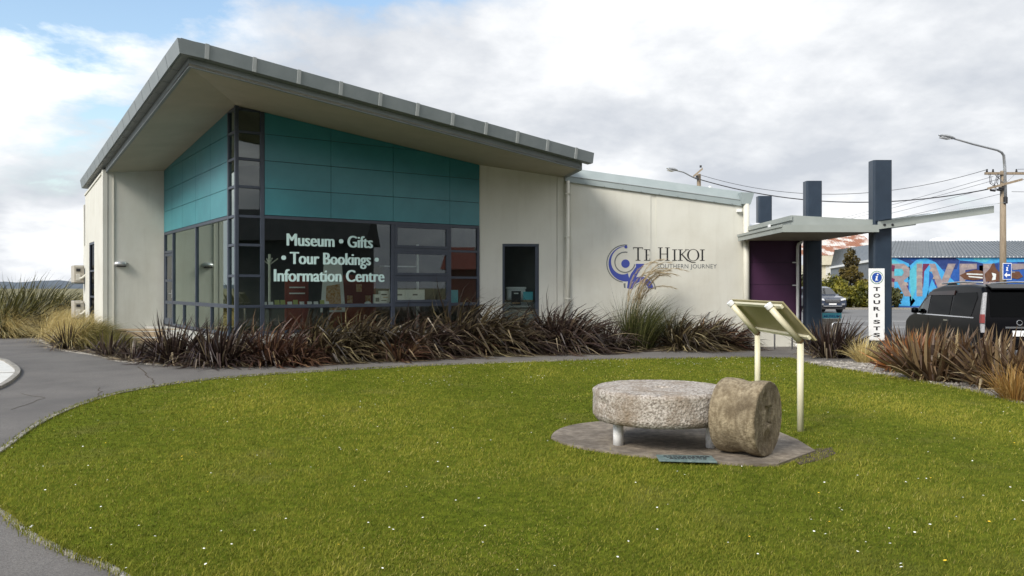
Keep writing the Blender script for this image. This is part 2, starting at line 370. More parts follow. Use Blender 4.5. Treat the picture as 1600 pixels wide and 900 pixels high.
def add_band(mb, A, B, fn, th):
    n = len(A); o = len(mb.v)
    mb.v += [fn(*p, 0) for p in A] + [fn(*p, 0) for p in B] + [fn(*p, th) for p in A] + [fn(*p, th) for p in B]
    for i in range(n - 1):
        mb.f += [(o + i, o + i + 1, o + n + i + 1, o + n + i), (o + 2 * n + i, o + 2 * n + i + 1, o + 3 * n + i + 1, o + 3 * n + i),
                 (o + i, o + i + 1, o + 2 * n + i + 1, o + 2 * n + i), (o + n + i, o + n + i + 1, o + 3 * n + i + 1, o + 3 * n + i)]
    mb.f += [(o, o + n, o + 3 * n, o + 2 * n), (o + n - 1, o + 2 * n - 1, o + 4 * n - 1, o + 3 * n - 1)]
def flat(mb, poly, fn, th):
    mb.prism(poly, lambda a, b: fn(a, b, 0), lambda a, b: fn(a, b, th)); return mb
def disc(cx, cy, r, n=24): return [(cx + r * math.cos(2 * math.pi * i / n), cy + r * math.sin(2 * math.pi * i / n)) for i in range(n)]
def catmull(pts, k=8):
    out = []
    for i in range(len(pts) - 1):
        p0, p1, p2, p3 = pts[max(i - 1, 0)], pts[i], pts[i + 1], pts[min(i + 2, len(pts) - 1)]
        for j in range(k):
            t = j / k
            out.append(tuple(.5 * (2 * p1[d] + (p2[d] - p0[d]) * t + (2 * p0[d] - 5 * p1[d] + 4 * p2[d] - p3[d]) * t * t + (3 * p1[d] - p0[d] - 3 * p2[d] + p3[d]) * t ** 3) for d in range(2)))
    return out + [tuple(pts[-1])]
def sheet(name, poly, z, m, kind='structure', thick=.04):
    mb = MB(); mb.prism(poly, lambda a, b: (a, b, z - thick), lambda a, b: (a, b, z))
    return mb.build(name, m, kind=kind)
def strip(name, pts, w, z0, z1, m, kind='structure'):
    mb = MB(); L, Rr = [], []
    for i, p in enumerate(pts):
        a, b = Vector(pts[max(i - 1, 0)]), Vector(pts[min(i + 1, len(pts) - 1)])
        d = (b - a).normalized(); nrm = Vector((-d.y, d.x)) * w / 2
        L.append(Vector(p) + nrm); Rr.append(Vector(p) - nrm)
    for i in range(len(pts) - 1):
        mb.hexa([(*L[i], z0), (*Rr[i], z0), (*Rr[i + 1], z0), (*L[i + 1], z0), (*L[i], z1), (*Rr[i], z1), (*Rr[i + 1], z1), (*L[i + 1], z1)])
    return mb.build(name, m, kind=kind)

# ------------------------------------------------------------------ the setting
mb = MB(); mb.add([(-3500, -1500, -.16), (3500, -1500, -.16), (3500, 4500, -.16), (-3500, 4500, -.16)], [(0, 1, 2, 3)])
mb.build('ground', FIELD, kind='structure', recalc=False)
# far hills: low bumpy ridges all round the horizon ahead
mb = MB(); nx = 220; rows = 7
for j in range(rows):
    for i in range(nx):
        a = R(-62 + 124 * i / (nx - 1)); d = 2300 + 90 * j
        h = (9 + 26 * max(0, noise.fractal(Vector((i * .085, 3.1, 0)), .9, 2.1, 5) + .42)) * math.sin(math.pi * j / (rows - 1)) ** .7
        h *= .75 + .5 * noise.noise(Vector((i * .02, j * .3, 5)))
        mb.v.append((math.sin(a) * d, math.cos(a) * d, max(h, 0) - .4))
for j in range(rows - 1):
    for i in range(nx - 1):
        o = j * nx + i; mb.f.append((o, o + 1, o + nx + 1, o + nx))
mb.build('hills', HILLM, kind='structure', recalc=False, smooth=True)

LAWN_FAR = catmull([gp(-60, 742), gp(0, 708), gp(60, 665), gp(130, 633), gp(200, 613.5), gp(300, 598), gp(400, 588.5), gp(500, 582), gp(600, 576.5), gp(720, 570.5), gp(900, 564.5), gp(1050, 561.5), gp(1170, 560), gp(1235, 562)], 6)
LAWN_RIGHT = catmull([gp(1235, 562), gp(1275, 572), gp(1330, 581), gp(1400, 592), gp(1500, 609), gp(1600, 634), (7.0, 9.0), (6.9, 6.0), (6.8, 2.6)], 5)
LAWN_NEAR = catmull([(-1.0, 3.2), gp(190, 900), gp(120, 872), gp(50, 838), gp(0, 801), (-4.35, 6.35), gp(-60, 742)], 6)
LAWN_P = LAWN_FAR + LAWN_RIGHT[1:] + [(3, 2.5)] + LAWN_NEAR[:-1]
BED_EDGE = catmull([gp(-20, 524), gp(35, 525), gp(62, 532), gp(80, 542), gp(105, 549), gp(150, 555.5), gp(178, 563), gp(205, 567), gp(245, 570.5), gp(300, 572.5), gp(400, 572), gp(500, 566.5), gp(600, 561.5), gp(720, 555), gp(850, 552.5), gp(1000, 550), gp(1150, 546.5)], 6)

sheet('path', [(-26, -6), (9.5, -6), (9.5, 26), (2, 30), (-26, 30)], 0, ASPH, thick=.14)
sheet('lawn', LAWN_P, .014, LAWN)
strip('lawn_kerb', LAWN_FAR[:60], .05, -.02, .03, KERB)
strip('lawn_kerb', LAWN_NEAR, .036, -.02, .020, KERB)
bedp = BED_EDGE + [(6.3, 22.0), (-.9, 21.4), (-6.1, 17.9), (-10.7, 23.8), (-13.5, 27.6), (-19, 31), (-24, 31)]
sheet('garden_bed', bedp, .012, MULCH)
strip('bed_kerb', BED_EDGE[12:52], .07, -.02, .028, KERB)
sheet('gravel_bed', LAWN_RIGHT + [(9.4, 2.6), (9.4, 17.2), (6.35, 17.8)], .010, GRAVELM)
sheet('dry_bank', [(-80, 31), (-19, 31), (-13.2, 27.8), (-13.0, 34), (-9, 60), (-80, 60)], .02, FIELD)
sheet('road', [(9.62, -20), (140, -20), (140, 65), (50, 66), (9.62, 64)], -.12, ROAD)
strip('road_kerb', [(9.56, -6), (9.56, 26), (9.56, 60)], .13, -.14, .012, KERB)
strip('road_kerb', [(9.6, 64.4), (50, 66.3), (140, 65.6)], .3, -.14, .02, KERB)
for a, b in (((13.5, 36), (30, 34.5)), ((14, 42.5), (34, 41)), ((13.0, 28.5), (19, 28.2))):
    strip('road_marking', [a, b], .12, -.118, -.114, WHITEL)
def crack(pts, w):
    rr = random.Random(int(w * 9999) + len(pts)); q = []
    for i in range(len(pts) - 1):
        for k in range(5): t = k / 5; q.append((pts[i][0] + (pts[i + 1][0] - pts[i][0]) * t + rr.uniform(-.03, .03), pts[i][1] + (pts[i + 1][1] - pts[i][1]) * t + rr.uniform(-.03, .03)))
    strip('path_crack', q, w, .0005, .003, MULCH)
crack([gp(216, 573), gp(225, 582), gp(236, 592), gp(243, 601)], .022)
crack([gp(152, 622), gp(158, 612), gp(154, 604)], .014); crack([gp(20, 640), gp(70, 622), (-7.6, 12.4)], .010)
# small paved island with a kerb at the left edge of the path
isl = [(-12.6, 19.4), (-11.7, 17.9), (-11.1, 16.7), (-10.0, 15.55), (-9.25, 14.35), (-8.55, 13.25), (-8.30, 12.55), (-8.35, 11.6), (-8.8, 11.0), (-10.2, 10.6), (-13, 10.4)]
isl = [gp(-60, 556), gp(0, 563.5), gp(14, 569), gp(25, 577), gp(27.5, 583), gp(22, 591), gp(0, 606), gp(-60, 628)]
isl = catmull(isl, 5)
sheet('paved_island', isl, .02, PALEC)
strip('island_kerb', isl, .09, 0, .05, KERB)
strip('island_joint', [gp(-60, 585), gp(24, 584)], .05, .0, .026, KERB)

# ------------------------------------------------------------------ the museum
U, V = (.8260, .5637), (-.5637, .8260)
CO = (-6.12, 18.0)                                   # plan position of the glazed corner
BF = FR(CO, U, V)
P7 = BF(6.35, 0, 0)[:2]
WD = (.9976, .0698)
WF = FR(P7, WD, (-.0698, .9976))                     # along the long front wall, and back into the building
def hR(su, sv): return 5.65 - .122 * su + .065 * sv  # underside of the eaves, front slope
def hL(su, sv): return 5.65 + .11 * su - .0735 * sv  # underside of the eaves, end slope
def hS(su, sv): return min(hR(su, sv), hL(su, sv)) if False else (hR(su, sv) if su > .597 * sv else hL(su, sv))
bld = empty('museum_building', (CO[0], CO[1], 0), 'cream museum with teal panels and a steep jutting grey roof', 'building')
Z1, Z2, Z3, Z4, Z5, Z6, Z7 = 1.185, 1.872, 2.56, 3.20, 3.86, 4.48, 5.08
def wf(a, z, d): return WF(a, -d, z)
def bfR(a, z, d): return BF(a, -d, z)                # on the front glazing, d outward
def bfL(a, z, d): return BF(-d, a, z)                # on the end glazing, d outward

# floor, inside walls and ceiling
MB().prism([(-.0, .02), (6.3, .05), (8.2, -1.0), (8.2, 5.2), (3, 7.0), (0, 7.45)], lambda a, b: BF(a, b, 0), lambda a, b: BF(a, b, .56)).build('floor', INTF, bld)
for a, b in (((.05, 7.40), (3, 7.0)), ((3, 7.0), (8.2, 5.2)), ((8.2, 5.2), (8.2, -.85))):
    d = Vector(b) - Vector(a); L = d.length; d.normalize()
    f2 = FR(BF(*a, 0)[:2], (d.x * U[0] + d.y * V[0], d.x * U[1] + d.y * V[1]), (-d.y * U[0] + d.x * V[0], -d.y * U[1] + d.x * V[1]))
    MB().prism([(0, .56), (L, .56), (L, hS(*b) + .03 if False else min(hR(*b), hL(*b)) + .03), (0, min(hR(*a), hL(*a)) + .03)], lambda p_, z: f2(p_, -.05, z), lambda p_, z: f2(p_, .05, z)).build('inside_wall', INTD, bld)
# cream walls
def wallpoly(poly, d0, d1, name, fr=WF, m=CREAM):
    mb = MB(); mb.prism(poly, lambda a, z: fr(a, d0, z), lambda a, z: fr(a, d1, z)); return mb.build(name, m, bld)
def soff_w(t): su, sv = 6.35 + .863 * t, -.505 * t; return hR(su, sv)
D0, D1, DH = .62, 1.60, 2.78
wallpoly([(0, 0), (D0, 0), (D0, soff_w(D0) + .08), (0, soff_w(0) + .08)], 0, .2, 'wall')
wallpoly([(D0, DH), (D1, DH), (D1, soff_w(D1) + .08), (D0, soff_w(D0) + .08)], 0, .2, 'wall')
wallpoly([(D1, 0), (2.08, 0), (2.08, soff_w(2.08) + .06), (D1, soff_w(D1) + .08)], 0, .2, 'wall')
wallpoly([(2.09, 0), (2.26, 0), (2.26, soff_w(2.26) + .04), (2.09, soff_w(2.09) + .04)], -.012, .2, 'wall')
wallpoly([(2.265, 0), (2.44, 0), (2.44, 4.45), (2.265, 4.48)], .01, .2, 'wall')
zc = lambda t: 4.416 - .1275 * (t - 2.5)
wallpoly([(2.44, 0), (4.63, 0), (4.63, zc(4.63) + .05), (2.44, zc(2.44) + .05)], 0, .2, 'wall')
wallpoly([(4.63, 0), (4.78, 0), (4.78, zc(4.78) + .02), (4.63, zc(4.63) + .02)], .018, .2, 'wall')
wallpoly([(4.78, 0), (7.27, 0), (7.27, zc(7.27) + .05), (4.78, zc(4.78) + .05)], 0, .2, 'wall')
# pillar wall at the end and the side wall behind it
MB().box(-1.53, -.0, 7.50, 7.70, 0, 5.28, BF).build('wall', CREAM, bld)
MB().box(-1.40, -1.375, 7.475, 7.499, 0, 4.93, BF).build('wall_bead', PIPE, bld)
MB().box(-1.67, -1.545, 7.49, 7.75, 0, 5.0, BF).build('wall', CREAM, bld)
sl = lambda s: hL(-1.62, s) + .06
SW0, SW1 = 9.25, 10.42                                # tall slit window in the side wall
def sidewall(poly): MB().prism(poly, lambda s, z: BF(-1.67, s, z), lambda s, z: BF(-1.45, s, z)).build('wall', CREAM, bld)
sidewall([(7.752, 0), (SW0, 0), (SW0, sl(SW0)), (7.752, sl(7.752))])
sidewall([(SW0, 3.02), (SW1, 3.02), (SW1, sl(SW1)), (SW0, sl(SW0))])
sidewall([(SW0, 0), (SW1, 0), (SW1, .45), (SW0, .45)])
sidewall([(SW1, 0), (11.38, 0), (11.38, sl(11.38)), (SW1, sl(SW1))])
MB().prism([(7.752, sl(7.752) - .10), (11.38, sl(11.38) - .10), (11.38, sl(11.38) - .04), (7.752, sl(7.752) - .04)], lambda s, z: BF(-1.70, s, z), lambda s, z: BF(-1.672, s, z)).build('wall_flashing', PIPE, bld)
fw = MB()
for z0, z1 in ((.45, .52), (1.30, 1.36), (2.10, 2.16), (2.95, 3.02)): fw.box(-1.66, -1.58, SW0, SW1, z0, z1, BF)
fw.box(-1.66, -1.58, SW0, SW0 + .08, .52, 2.95, BF); fw.box(-1.66, -1.58, SW1 - .08, SW1, .52, 2.95, BF)
sw = fw.build('side_window', ALU, bld)
MB().box(-1.625, -1.61, SW0 + .08, SW1 - .08, .52, 2.95, BF).build('pane', GLASSD, sw)
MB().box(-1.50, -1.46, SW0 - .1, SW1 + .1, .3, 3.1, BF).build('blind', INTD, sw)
MB().box(-1.6, -1.38, 11.382, 12.3, 0, 3.0, BF).build('rear_wall', CREAM, bld)
MB().box(-1.6, 9, 12.3, 12.5, 0, 4.4, BF).build('rear_wall', CREAM, bld)
# base under the glazing and the concrete deck by the end door
MB().box(0, 6.34, -.02, .2, 0, .56, BF).build('plinth', CONC, bld)
MB().box(-.55, -.022, .7, 7.48, 0, .48, BF).build('deck', CONC, bld)

# glazing bars
def bar(fn, a0, a1, z0, z1, d0=-.05, d1=.03):
    return [fn(a0, z0, d1), fn(a1, z0, d1), fn(a1, z0, d0), fn(a0, z0, d0), fn(a0, z1, d1), fn(a1, z1, d1), fn(a1, z1, d0), fn(a0, z1, d0)]
def tbar(fn, name, a0, a1, z0, z1, d0=-.05, d1=.03): return MB().hexa(bar(fn, a0, a1, z0, z1, d0, d1)).build(name, ALU, bld, bevel=.004, seg=1)
def pane(fn, a0, a1, z0, z1, m=GLASS, d=-.012, name='window_pane'):
    if fn is bfL: m = GLASSE
    return MB().hexa(bar(fn, a0, a1, z0, z1, d - .006, d)).build(name, m, bld)
def tr(fn, a, z): return z
TW = .58
topR = lambda s: hR(s, 0) - .01
topL = lambda s: hL(0, s) - .01
# corner tower: posts
MB().prism([(-.03, -.03), (.05, -.03), (.05, .05), (-.03, .05)], lambda a, b: BF(a, b, .5), lambda a, b: BF(a, b, 5.655)).build('corner_post', ALU, bld, bevel=.004, seg=1)
for fn, tp in ((bfR, topR), (bfL, topL)):
    tbar(fn, 'mullion', TW - .045, TW + .045, .5, tp(TW))
    for z in (Z1, Z2, Z3, Z4, Z5, Z6, Z7): tbar(fn, 'transom', .052, TW - .047, z - .03, z + .03, d1=.026)
    tbar(fn, 'transom', .052, TW - .047, tp(.3) - .05, tp(.3) - .0, d1=.026)
    zs = [.56, Z1, Z2, Z3, Z4, Z5, Z6, Z7, tp(.3)]
    for i in range(8): pane(fn, .05, TW - .045, zs[i] + .03, zs[i + 1] - .03)
# front glazing
A1, A2, A3, A4 = TW + .045, 3.82, 5.44, 6.35
for a, w in ((A2, .05), (A3, .04)): tbar(bfR, 'mullion', a - w, a + w, .56, Z4 - .03)
tbar(bfR, 'mullion', A4 - .07, A4 - .002, .56, Z4 - .03)
tbar(bfR, 'transom', A1, A4 - .002, Z4 - .03, Z4 + .045, d1=.026)
tbar(bfR, 'sill_transom', A1, A2 - .05, Z1 - .045, Z1 + .035, d1=.026)
tbar(bfR, 'sill_transom', A2 + .05, A3 - .04, Z1 - .05, Z1 + .05, d1=.026)
tbar(bfR, 'sill_transom', A3 + .04, A4 - .07, Z1 - .045, Z1 + .035, d1=.026)
tbar(bfR, 'bottom_rail', A1, A4 - .07, .56, .62, d1=.026)
pane(bfR, A1, A2 - .05, Z1 + .035, Z4 - .03)
for z in (Z2, Z3):
    tbar(bfR, 'transom', A2 + .05, A3 - .04, z - .045, z + .045, d1=.026)
    tbar(bfR, 'transom', A3 + .04, A4 - .07, z - .03, z + .03, d1=.026)
for z0, z1 in ((Z1 + .05, Z2 - .045), (Z2 + .045, Z3 - .045), (Z3 + .045, Z4 - .03)):   # opening sashes
    s0, s1 = A2 + .05, A3 - .04; w = .065; fm = MB()
    for q in ((s0, s1, z0, z0 + w), (s0, s1, z1 - w, z1)): fm.hexa(bar(bfR, *q, -.02, .045))
    for q in ((s0, s0 + w, z0 + w, z1 - w), (s1 - w, s1, z0 + w, z1 - w)): fm.hexa(bar(bfR, *q, -.02, .045))
    sash = fm.build('sash', ALU, bld, bevel=.004, seg=1)
    MB().hexa(bar(bfR, s0 + w, s1 - w, z0 + w, z1 - w, .004, .010)).build('pane', GLASS, sash)
for z0, z1 in ((Z1 + .035, Z2 - .03), (Z2 + .03, Z3 - .03), (Z3 + .03, Z4 - .03)): pane(bfR, A3 + .04, A4 - .07, z0, z1)
for a0, a1 in ((A1, A2 - .05), (A2 + .05, A3 - .04), (A3 + .04, A4 - .07)): pane(bfR, a0, a1, .62, Z1 - .05)
# end glazing with the door at its far end
B = [TW + .045, 2.1, 3.62, 5.02, 6.33, 7.48]
for b in (B[2], B[4]): tbar(bfL, 'mullion', b - .035, b + .035, .52, Z4 - .03)
for b in (B[1], B[3]): tbar(bfL, 'mullion', b - .025, b + .025, .52, Z1 - .045)
tbar(bfL, 'mullion', B[5] - .05, B[5] + .015, .52, Z4 - .03)
tbar(bfL, 'transom', B[0], B[5] + .01, Z4 - .03, Z4 + .045, d1=.026)
tbar(bfL, 'sill_transom', B[0], B[4] - .035, Z1 - .045, Z1 + .045, d1=.026)
tbar(bfL, 'bottom_rail', B[0], B[4] - .035, .52, .58, d1=.026)
for a0, a1 in ((B[0], B[2] - .035), (B[2] + .035, B[4] - .035)): pane(bfL, a0, a1, Z1 + .045, Z4 - .03)
for a0, a1 in ((B[0], B[1] - .025), (B[1] + .025, B[2] - .035), (B[2] + .035, B[3] - .025), (B[3] + .025, B[4] - .035)): pane(bfL, a0, a1, .58, Z1 - .045)
tbar(bfL, 'transom', B[4] + .035, B[5] - .05, 2.62, 2.69, d1=.026)
pane(bfL, B[4] + .035, B[5] - .05, 2.69, Z4 - .03)
fm = MB(); d0_, d1_ = B[4] + .045, B[5] - .06
for q in ((d0_, d1_, .54, .72), (d0_, d1_, Z1 - .05, Z1 + .04), (d0_, d1_, 1.78, 1.85), (d0_, d1_, 2.53, 2.61)): fm.hexa(bar(bfL, *q, -.03, .02))
for q in ((d0_, d0_ + .09, .72, 2.53), (d1_ - .09, d1_, .72, 2.53)): fm.hexa(bar(bfL, *q, -.03, .021))
door = fm.build('door', ALU, bld, bevel=.004, seg=1)
MB().hexa(bar(bfL, d0_ + .09, d1_ - .09, .72, 2.53, -.012, -.006)).build('pane', GLASS, door)
hd = MB(); hd.tube([bfL(d0_ + .05, 1.44, .02), bfL(d0_ + .05, 1.44, .07), bfL(d0_ + .20, 1.44, .07)], .012, 6)
hd.hexa(bar(bfL, d0_ + .03, d0_ + .075, 1.32, 1.55, .021, .03)); hd.build('handle', STEEL, door)
MB().hexa(bar(bfL, d0_ + .12, d0_ + .20, 1.87, 1.97, -.005, -.001)).build('sticker', WHITE, door)

# teal cladding, row by row, clipped under the sloping eaves
def cladding(fn, edges, tp, hmax):
    rows_ = [(Z4 + .055, Z5 - .006), (Z5 + .006, Z6 - .006), (Z6 + .006, Z7 - .006), (Z7 + .006, 5.9)]
    for i in range(len(edges) - 1):
        for r0, r1 in rows_:
            p = clip([(edges[i] + .005, r0), (edges[i + 1] - .005, r0), (edges[i + 1] - .005, r1), (edges[i] + .005, r1)], lambda q: tp(q[0]) - q[1])
            if len(p) < 3 or max(q[1] for q in p) - r0 < .02: continue
            mb = MB(); mb.prism(p, lambda a, z: fn(a, z, .028), lambda a, z: fn(a, z, .008)); mb.build('cladding_panel', TEAL, bld)
cladding(bfR, [A1, 2.2, 3.82, 5.44, 6.345], topR, 6)
cladding(bfL, [A1, 2.12, 3.62, 5.1, 6.4, 7.495], topL, 6)
for fn, tp, e in ((bfR, topR, 6.345), (bfL, topL, 7.495)):
    mb = MB(); mb.prism([(A1, Z4 + .05), (e, Z4 + .05), (e, tp(e)), (A1, tp(A1))], lambda a, z: fn(a, z, .006), lambda a, z: fn(a, z, -.14)); mb.build('cladding_backing', ALUD, bld)

# roof: soffit boards, beams, capping panels, roof sheet
E, RR, RB, RK, LB = (-1.6, -2.7), (7.6, -2.7), (10.2, 3.2), (5.37, 9.0), (-1.6, 11.1)
def slab(poly, hf, z0, z1, name, m):
    mb = MB(); mb.prism(poly, lambda a, b: BF(a, b, hf(a, b) + z0), lambda a, b: BF(a, b, hf(a, b) + z1)); return mb.build(name, m, bld)
slab([E, RR, RB, RK], hR, 0, .05, 'soffit', SOFFIT)
slab([E, RK, LB], hL, 0, .05, 'soffit', SOFFIT)
slab([(-1.78, -2.88), (7.7, -2.88), (10.25, 3.1), (5.37, 9.0)], hR, .40, .43, 'roof_sheet', ROOFM)
slab([(-1.78, -2.88), (5.37, 9.0), (-1.78, 11.15)], hL, .40, .43, 'roof_sheet', ROOFM)
slab([(7.6, -2.6), (7.75, -2.6), (10.3, 3.15), (10.15, 3.15)], hR, -.0, .40, 'verge', FASC)
cl = lambda x, lo, hi: max(lo, min(hi, x))
def eR(s, off, dz): return BF(s, -2.7 - off, hR(cl(s, -1.6, 99), -2.7) + dz)
def eL(s, off, dz): return BF(-1.6 - off, s, hL(-1.6, cl(s, -2.7, 99)) + dz)
def beam(ef, a0, a1, name):                           # beam of the eaves, its foot a little below the soffit
    c0 = a0
    p = [ef(c0, .0, -.012), ef(a1, .0, -.012), ef(a1, -.06, -.012), ef(c0 + .06, -.06, -.012), ef(c0, .0, .15), ef(a1, .0, .15), ef(a1, -.06, .15), ef(c0 + .06, -.06, .15)]
    MB().hexa(p).build(name, FASC, bld)
beam(eR, -1.6, 7.6, 'eaves_beam'); beam(eL, -2.7, 7.47, 'eaves_beam')
def cap(ef, a0, a1, first, c):                        # one capping panel: leaning face and its return underneath
    b0 = a0 if not first else c - .2; t0 = a0 if not first else c - .25; i0 = a0 if not first else c
    g = .004 if ef is eR else .013
    MB().hexa([ef(b0 + g, .2, .155), ef(a1 - g, .2, .155), ef(a1 - g, .16, .165), ef(b0 + g, .16, .165), ef(t0 + g, .25, .41), ef(a1 - g, .25, .41), ef(a1 - g, .20, .41), ef(t0 + g, .20, .41)]).build('capping_panel', FASC, bld)
    MB().hexa([ef(i0 + g, 0.001, .152), ef(a1 - g, 0.001, .152), ef(a1 - g, .158, .156), ef(b0 + g, .158, .156), ef(i0 + g, 0.001, .17), ef(a1 - g, 0.001, .17), ef(a1 - g, .158, .17), ef(b0 + g, .158, .17)]).build('eaves_underside', FASC, bld)
jr = [-1.336 + .8626 * k for k in range(11)]
ed = [-1.6] + jr + [7.85]
for i in range(len(ed) - 1): cap(eR, ed[i], ed[i + 1], i == 0, -1.6)
for s in jr:
    MB().hexa([eR(s - .035, .222, .15), eR(s + .035, .222, .15), eR(s + .035, .2, .15), eR(s - .035, .2, .15), eR(s - .035, .272, .414), eR(s + .035, .272, .414), eR(s + .035, .25, .414), eR(s - .035, .25, .414)]).build('joint_cover', FASCL, bld)
nl = 17; el = [-2.7 + (11.15 + 2.7) * (k / nl) for k in range(nl + 1)]
for i in range(nl): cap(eL, el[i], el[i + 1], i == 0, -2.7)
mb = MB()
for ef, a0, a1 in ((eR, -1.7, 7.8), (eL, -2.8, 11.1)): mb.hexa([ef(a0, .15, .172), ef(a1, .15, .172), ef(a1, -.05, .172), ef(a0, -.05, .172), ef(a0, .19, .40), ef(a1, .19, .40), ef(a1, -.05, .40), ef(a0, -.05, .40)])
mb.build('capping_core', ALUD, bld)

# wing roof edge: tall sloping flashing over a gutter strip
T0, T1 = 2.30, 7.25
def band(z0, z1, d0, d1, lean, name, m):
    MB().hexa([wf(T0, zc(T0) + z0, d1), wf(T1, zc(T1) + z0, d1), wf(T1, zc(T1) + z0, d0), wf(T0, zc(T0) + z0, d0),
               wf(T0, zc(T0) + z1, d1 - lean), wf(T1, zc(T1) + z1, d1 - lean), wf(T1, zc(T1) + z1, d0), wf(T0, zc(T0) + z1, d0)]).build(name, m, bld)
WROOF = mat('wing_flashing_grey', (.27, .315, .315), (.30, .345, .345), scale=2, rough=.42)
band(0, .15, -.1, .06, .0, 'wing_gutter', WROOF); band(.152, .165, -.1, .075, .0, 'gutter_lip', FASCL); band(.167, .41, -.2, .03, .14, 'wing_flashing', WROOF)
MB().prism([(T0, zc(T0) + .30), (T1, zc(T1) + .30), (T1, zc(T1) + .38), (T0, zc(T0) + .38)], lambda a, z: WF(a, .2, z), lambda a, z: WF(a, 9, z)).build('wing_roof', WROOF, bld)
mb = MB()
for k in range(9):
    t = 2.85 + k * .5; mb.tube([wf(t, zc(t) + .02, .0), wf(t, zc(t) + .02, .075)], .014, 6)
mb.build('gutter_bracket', FASC, bld)
# rainwater head, downpipes
rh = MB(); p0 = [(7.09, -.17), (7.33, -.17), (7.33, .08), (7.09, .08)]; p1 = [(7.05, -.2), (7.42, -.2), (7.42, .08), (7.05, .08)]
rh.add([WF(a, b, zc(7.2) + .05) for a, b in p0] + [WF(a, b, zc(7.2) + .36) for a, b in p1], [(3, 2, 1, 0), (4, 5, 6, 7), (0, 1, 5, 4), (1, 2, 6, 5), (2, 3, 7, 6), (3, 0, 4, 7)])
rh.build('rainwater_head', WROOF, bld)
MB().box(6.98, 7.10, -.12, -.02, 3.66, 3.74, WF).build('overflow_spout', WHITE, bld)
MB().tube([WF(7.235, -.10, .0), WF(7.235, -.10, zc(7.2) + .06)], .082, 14).build('downpipe', PIPE, bld, smooth=True)
dp = MB(); dp.tube([WF(2.36, -.085, 0), WF(2.36, -.085, 4.46)], .055, 12); dp.build('downpipe', PIPE, bld, smooth=True)
for z in (1.3, 2.95, 4.1): MB().box(2.29, 2.43, -.145, -.012, z, z + .03, WF).build('pipe_bracket', PIPE, bld)
MB().tube([WF(6.9, 2.0, 3.7), WF(6.9, 2.0, 4.62)], .045, 8).build('vent_pipe', WHITE, bld)

# front glazed door with frame
fm = MB()
for q in ((D0, D1, DH - .07, DH), (D0, D1, .52, .62)): fm.hexa(bar(wf, *q, -.12, -.02))
for q in ((D0, D0 + .06, .62, DH - .07), (D1 - .1, D1, .62, DH - .07)): fm.hexa(bar(wf, *q, -.12, -.02))
fd = fm.build('door', ALU, bld, bevel=.004, seg=1)
MB().hexa(bar(wf, D0 + .06, D1 - .1, .62, DH - .07, -.075, -.068)).build('pane', GLASS, fd)
wallpoly([(D0, 0), (D1, 0), (D1, .52), (D0, .52)], .02, .2, 'wall')
# aubergine entrance wall on a cream plinth
wallpoly([(7.275, 0), (8.75, 0), (8.75, .72), (7.275, .72)], .0, .2, 'entrance_plinth')
for z0, z1 in ((.73, 1.685), (1.695, 2.295), (2.305, 2.95)):
    MB().box(7.36, 8.75, -.03, .0, z0, z1, WF).build('entrance_panel', PURPLE, bld)
MB().box(7.3, 8.75, .002, .2, .72, 2.95, WF).build('entrance_wall', ALUD, bld)
MB().box(8.752, 8.80, -.03, 7, .0, 2.95, WF).build('entrance_side', PURPLE, bld)
dp = MB(); dp.tube([WF(8.66, -.11, .06), WF(8.66, -.11, 2.72), WF(8.68, -.11, 2.80), WF(8.76, -.11, 2.84), WF(8.76, -.11, 2.93)], .042, 10); dp.tube([WF(8.66, -.11, 0), WF(8.66, -.11, .09)], .075, 10)
dp.build('downpipe', WHITE, bld, smooth=True)
for z in (1.66, 2.28): MB().box(8.54, 8.66, -.12, -.03, z, z + .03, WF).build('pipe_bracket', WHITE, bld)
MB().box(7.0, 8.75, 7, 7.2, 0, 3.0, WF).build('rear_wall', CREAM, bld)

# lettering on the big pane
def onglass(a, z, d): return bfR(a, z, d - .0115)
for s, x0, x1, b in (('Museum \u2022 Gifts', 1.143, 3.295, 2.578), ('\u2022 Tour Bookings \u2022', 1.02, 3.45, 2.156), ('Information Centre', .846, 3.604, 1.752)):
    mb = MB()
    for k, dx in enumerate((-.014, -.007, 0, .007, .014)):
        put_text(mb, s, x0 + .014 + dx, x1 - .014 + dx, b, .277, lambda a, z, d: onglass(a, z, d + .0004 * k), offset=.0, th=.002)
    mb.build('window_lettering', LETTER, bld, recalc=False)

# the name and emblem on the long wall: capitals drawn stroke by stroke with serifs
def tpx(px): X = (px - 800) / FPX * 21.95; return (X - P7[0]) / WD[0]
def zpx(py): return EYE + (450 - py) / FPX * 21.95
mb = MB()
def onwall(a, z, d): return wf(a, z, d + .001)
def rect(x0, x1, z0, z1): flat(mb, [(x0, z0), (x1, z0), (x1, z1), (x0, z1)], onwall, .004)
def stem(x, z0, z1, w=.042, s=.045):
    rect(x - w / 2, x + w / 2, z0, z1)
    rect(x - w / 2 - s, x + w / 2 + s, z0 - .006, z0 + .010); rect(x - w / 2 - s, x + w / 2 + s, z1 - .010, z1 + .006)
bz, ct, cs = zpx(407), zpx(387), zpx(390)
x = tpx(988.5); xe = tpx(1004)
xm = (x + xe) / 2; stem(xm, bz, ct); rect(x, xe, ct - .016, ct + .006); rect(x, x + .012, ct - .05, ct); rect(xe - .012, xe, ct - .05, ct)
def letterE(x, w, z0, z1):
    stem(x + .05, z0, z1)
    rect(x + .05, x + w, z1 - .012, z1 + .006); rect(x + .05, x + w, z0 - .006, z0 + .012); rect(x + .05, x + w * .85, (z0 + z1) / 2 - .007, (z0 + z1) / 2 + .007)
    rect(x + w - .012, x + w, z1 - .05, z1); rect(x + w - .012, x + w, z0, z0 + .055)
letterE(tpx(1006.5), .15, bz, cs)
mb.build('wall_lettering', BLACK, bld, recalc=True); mb = MB()
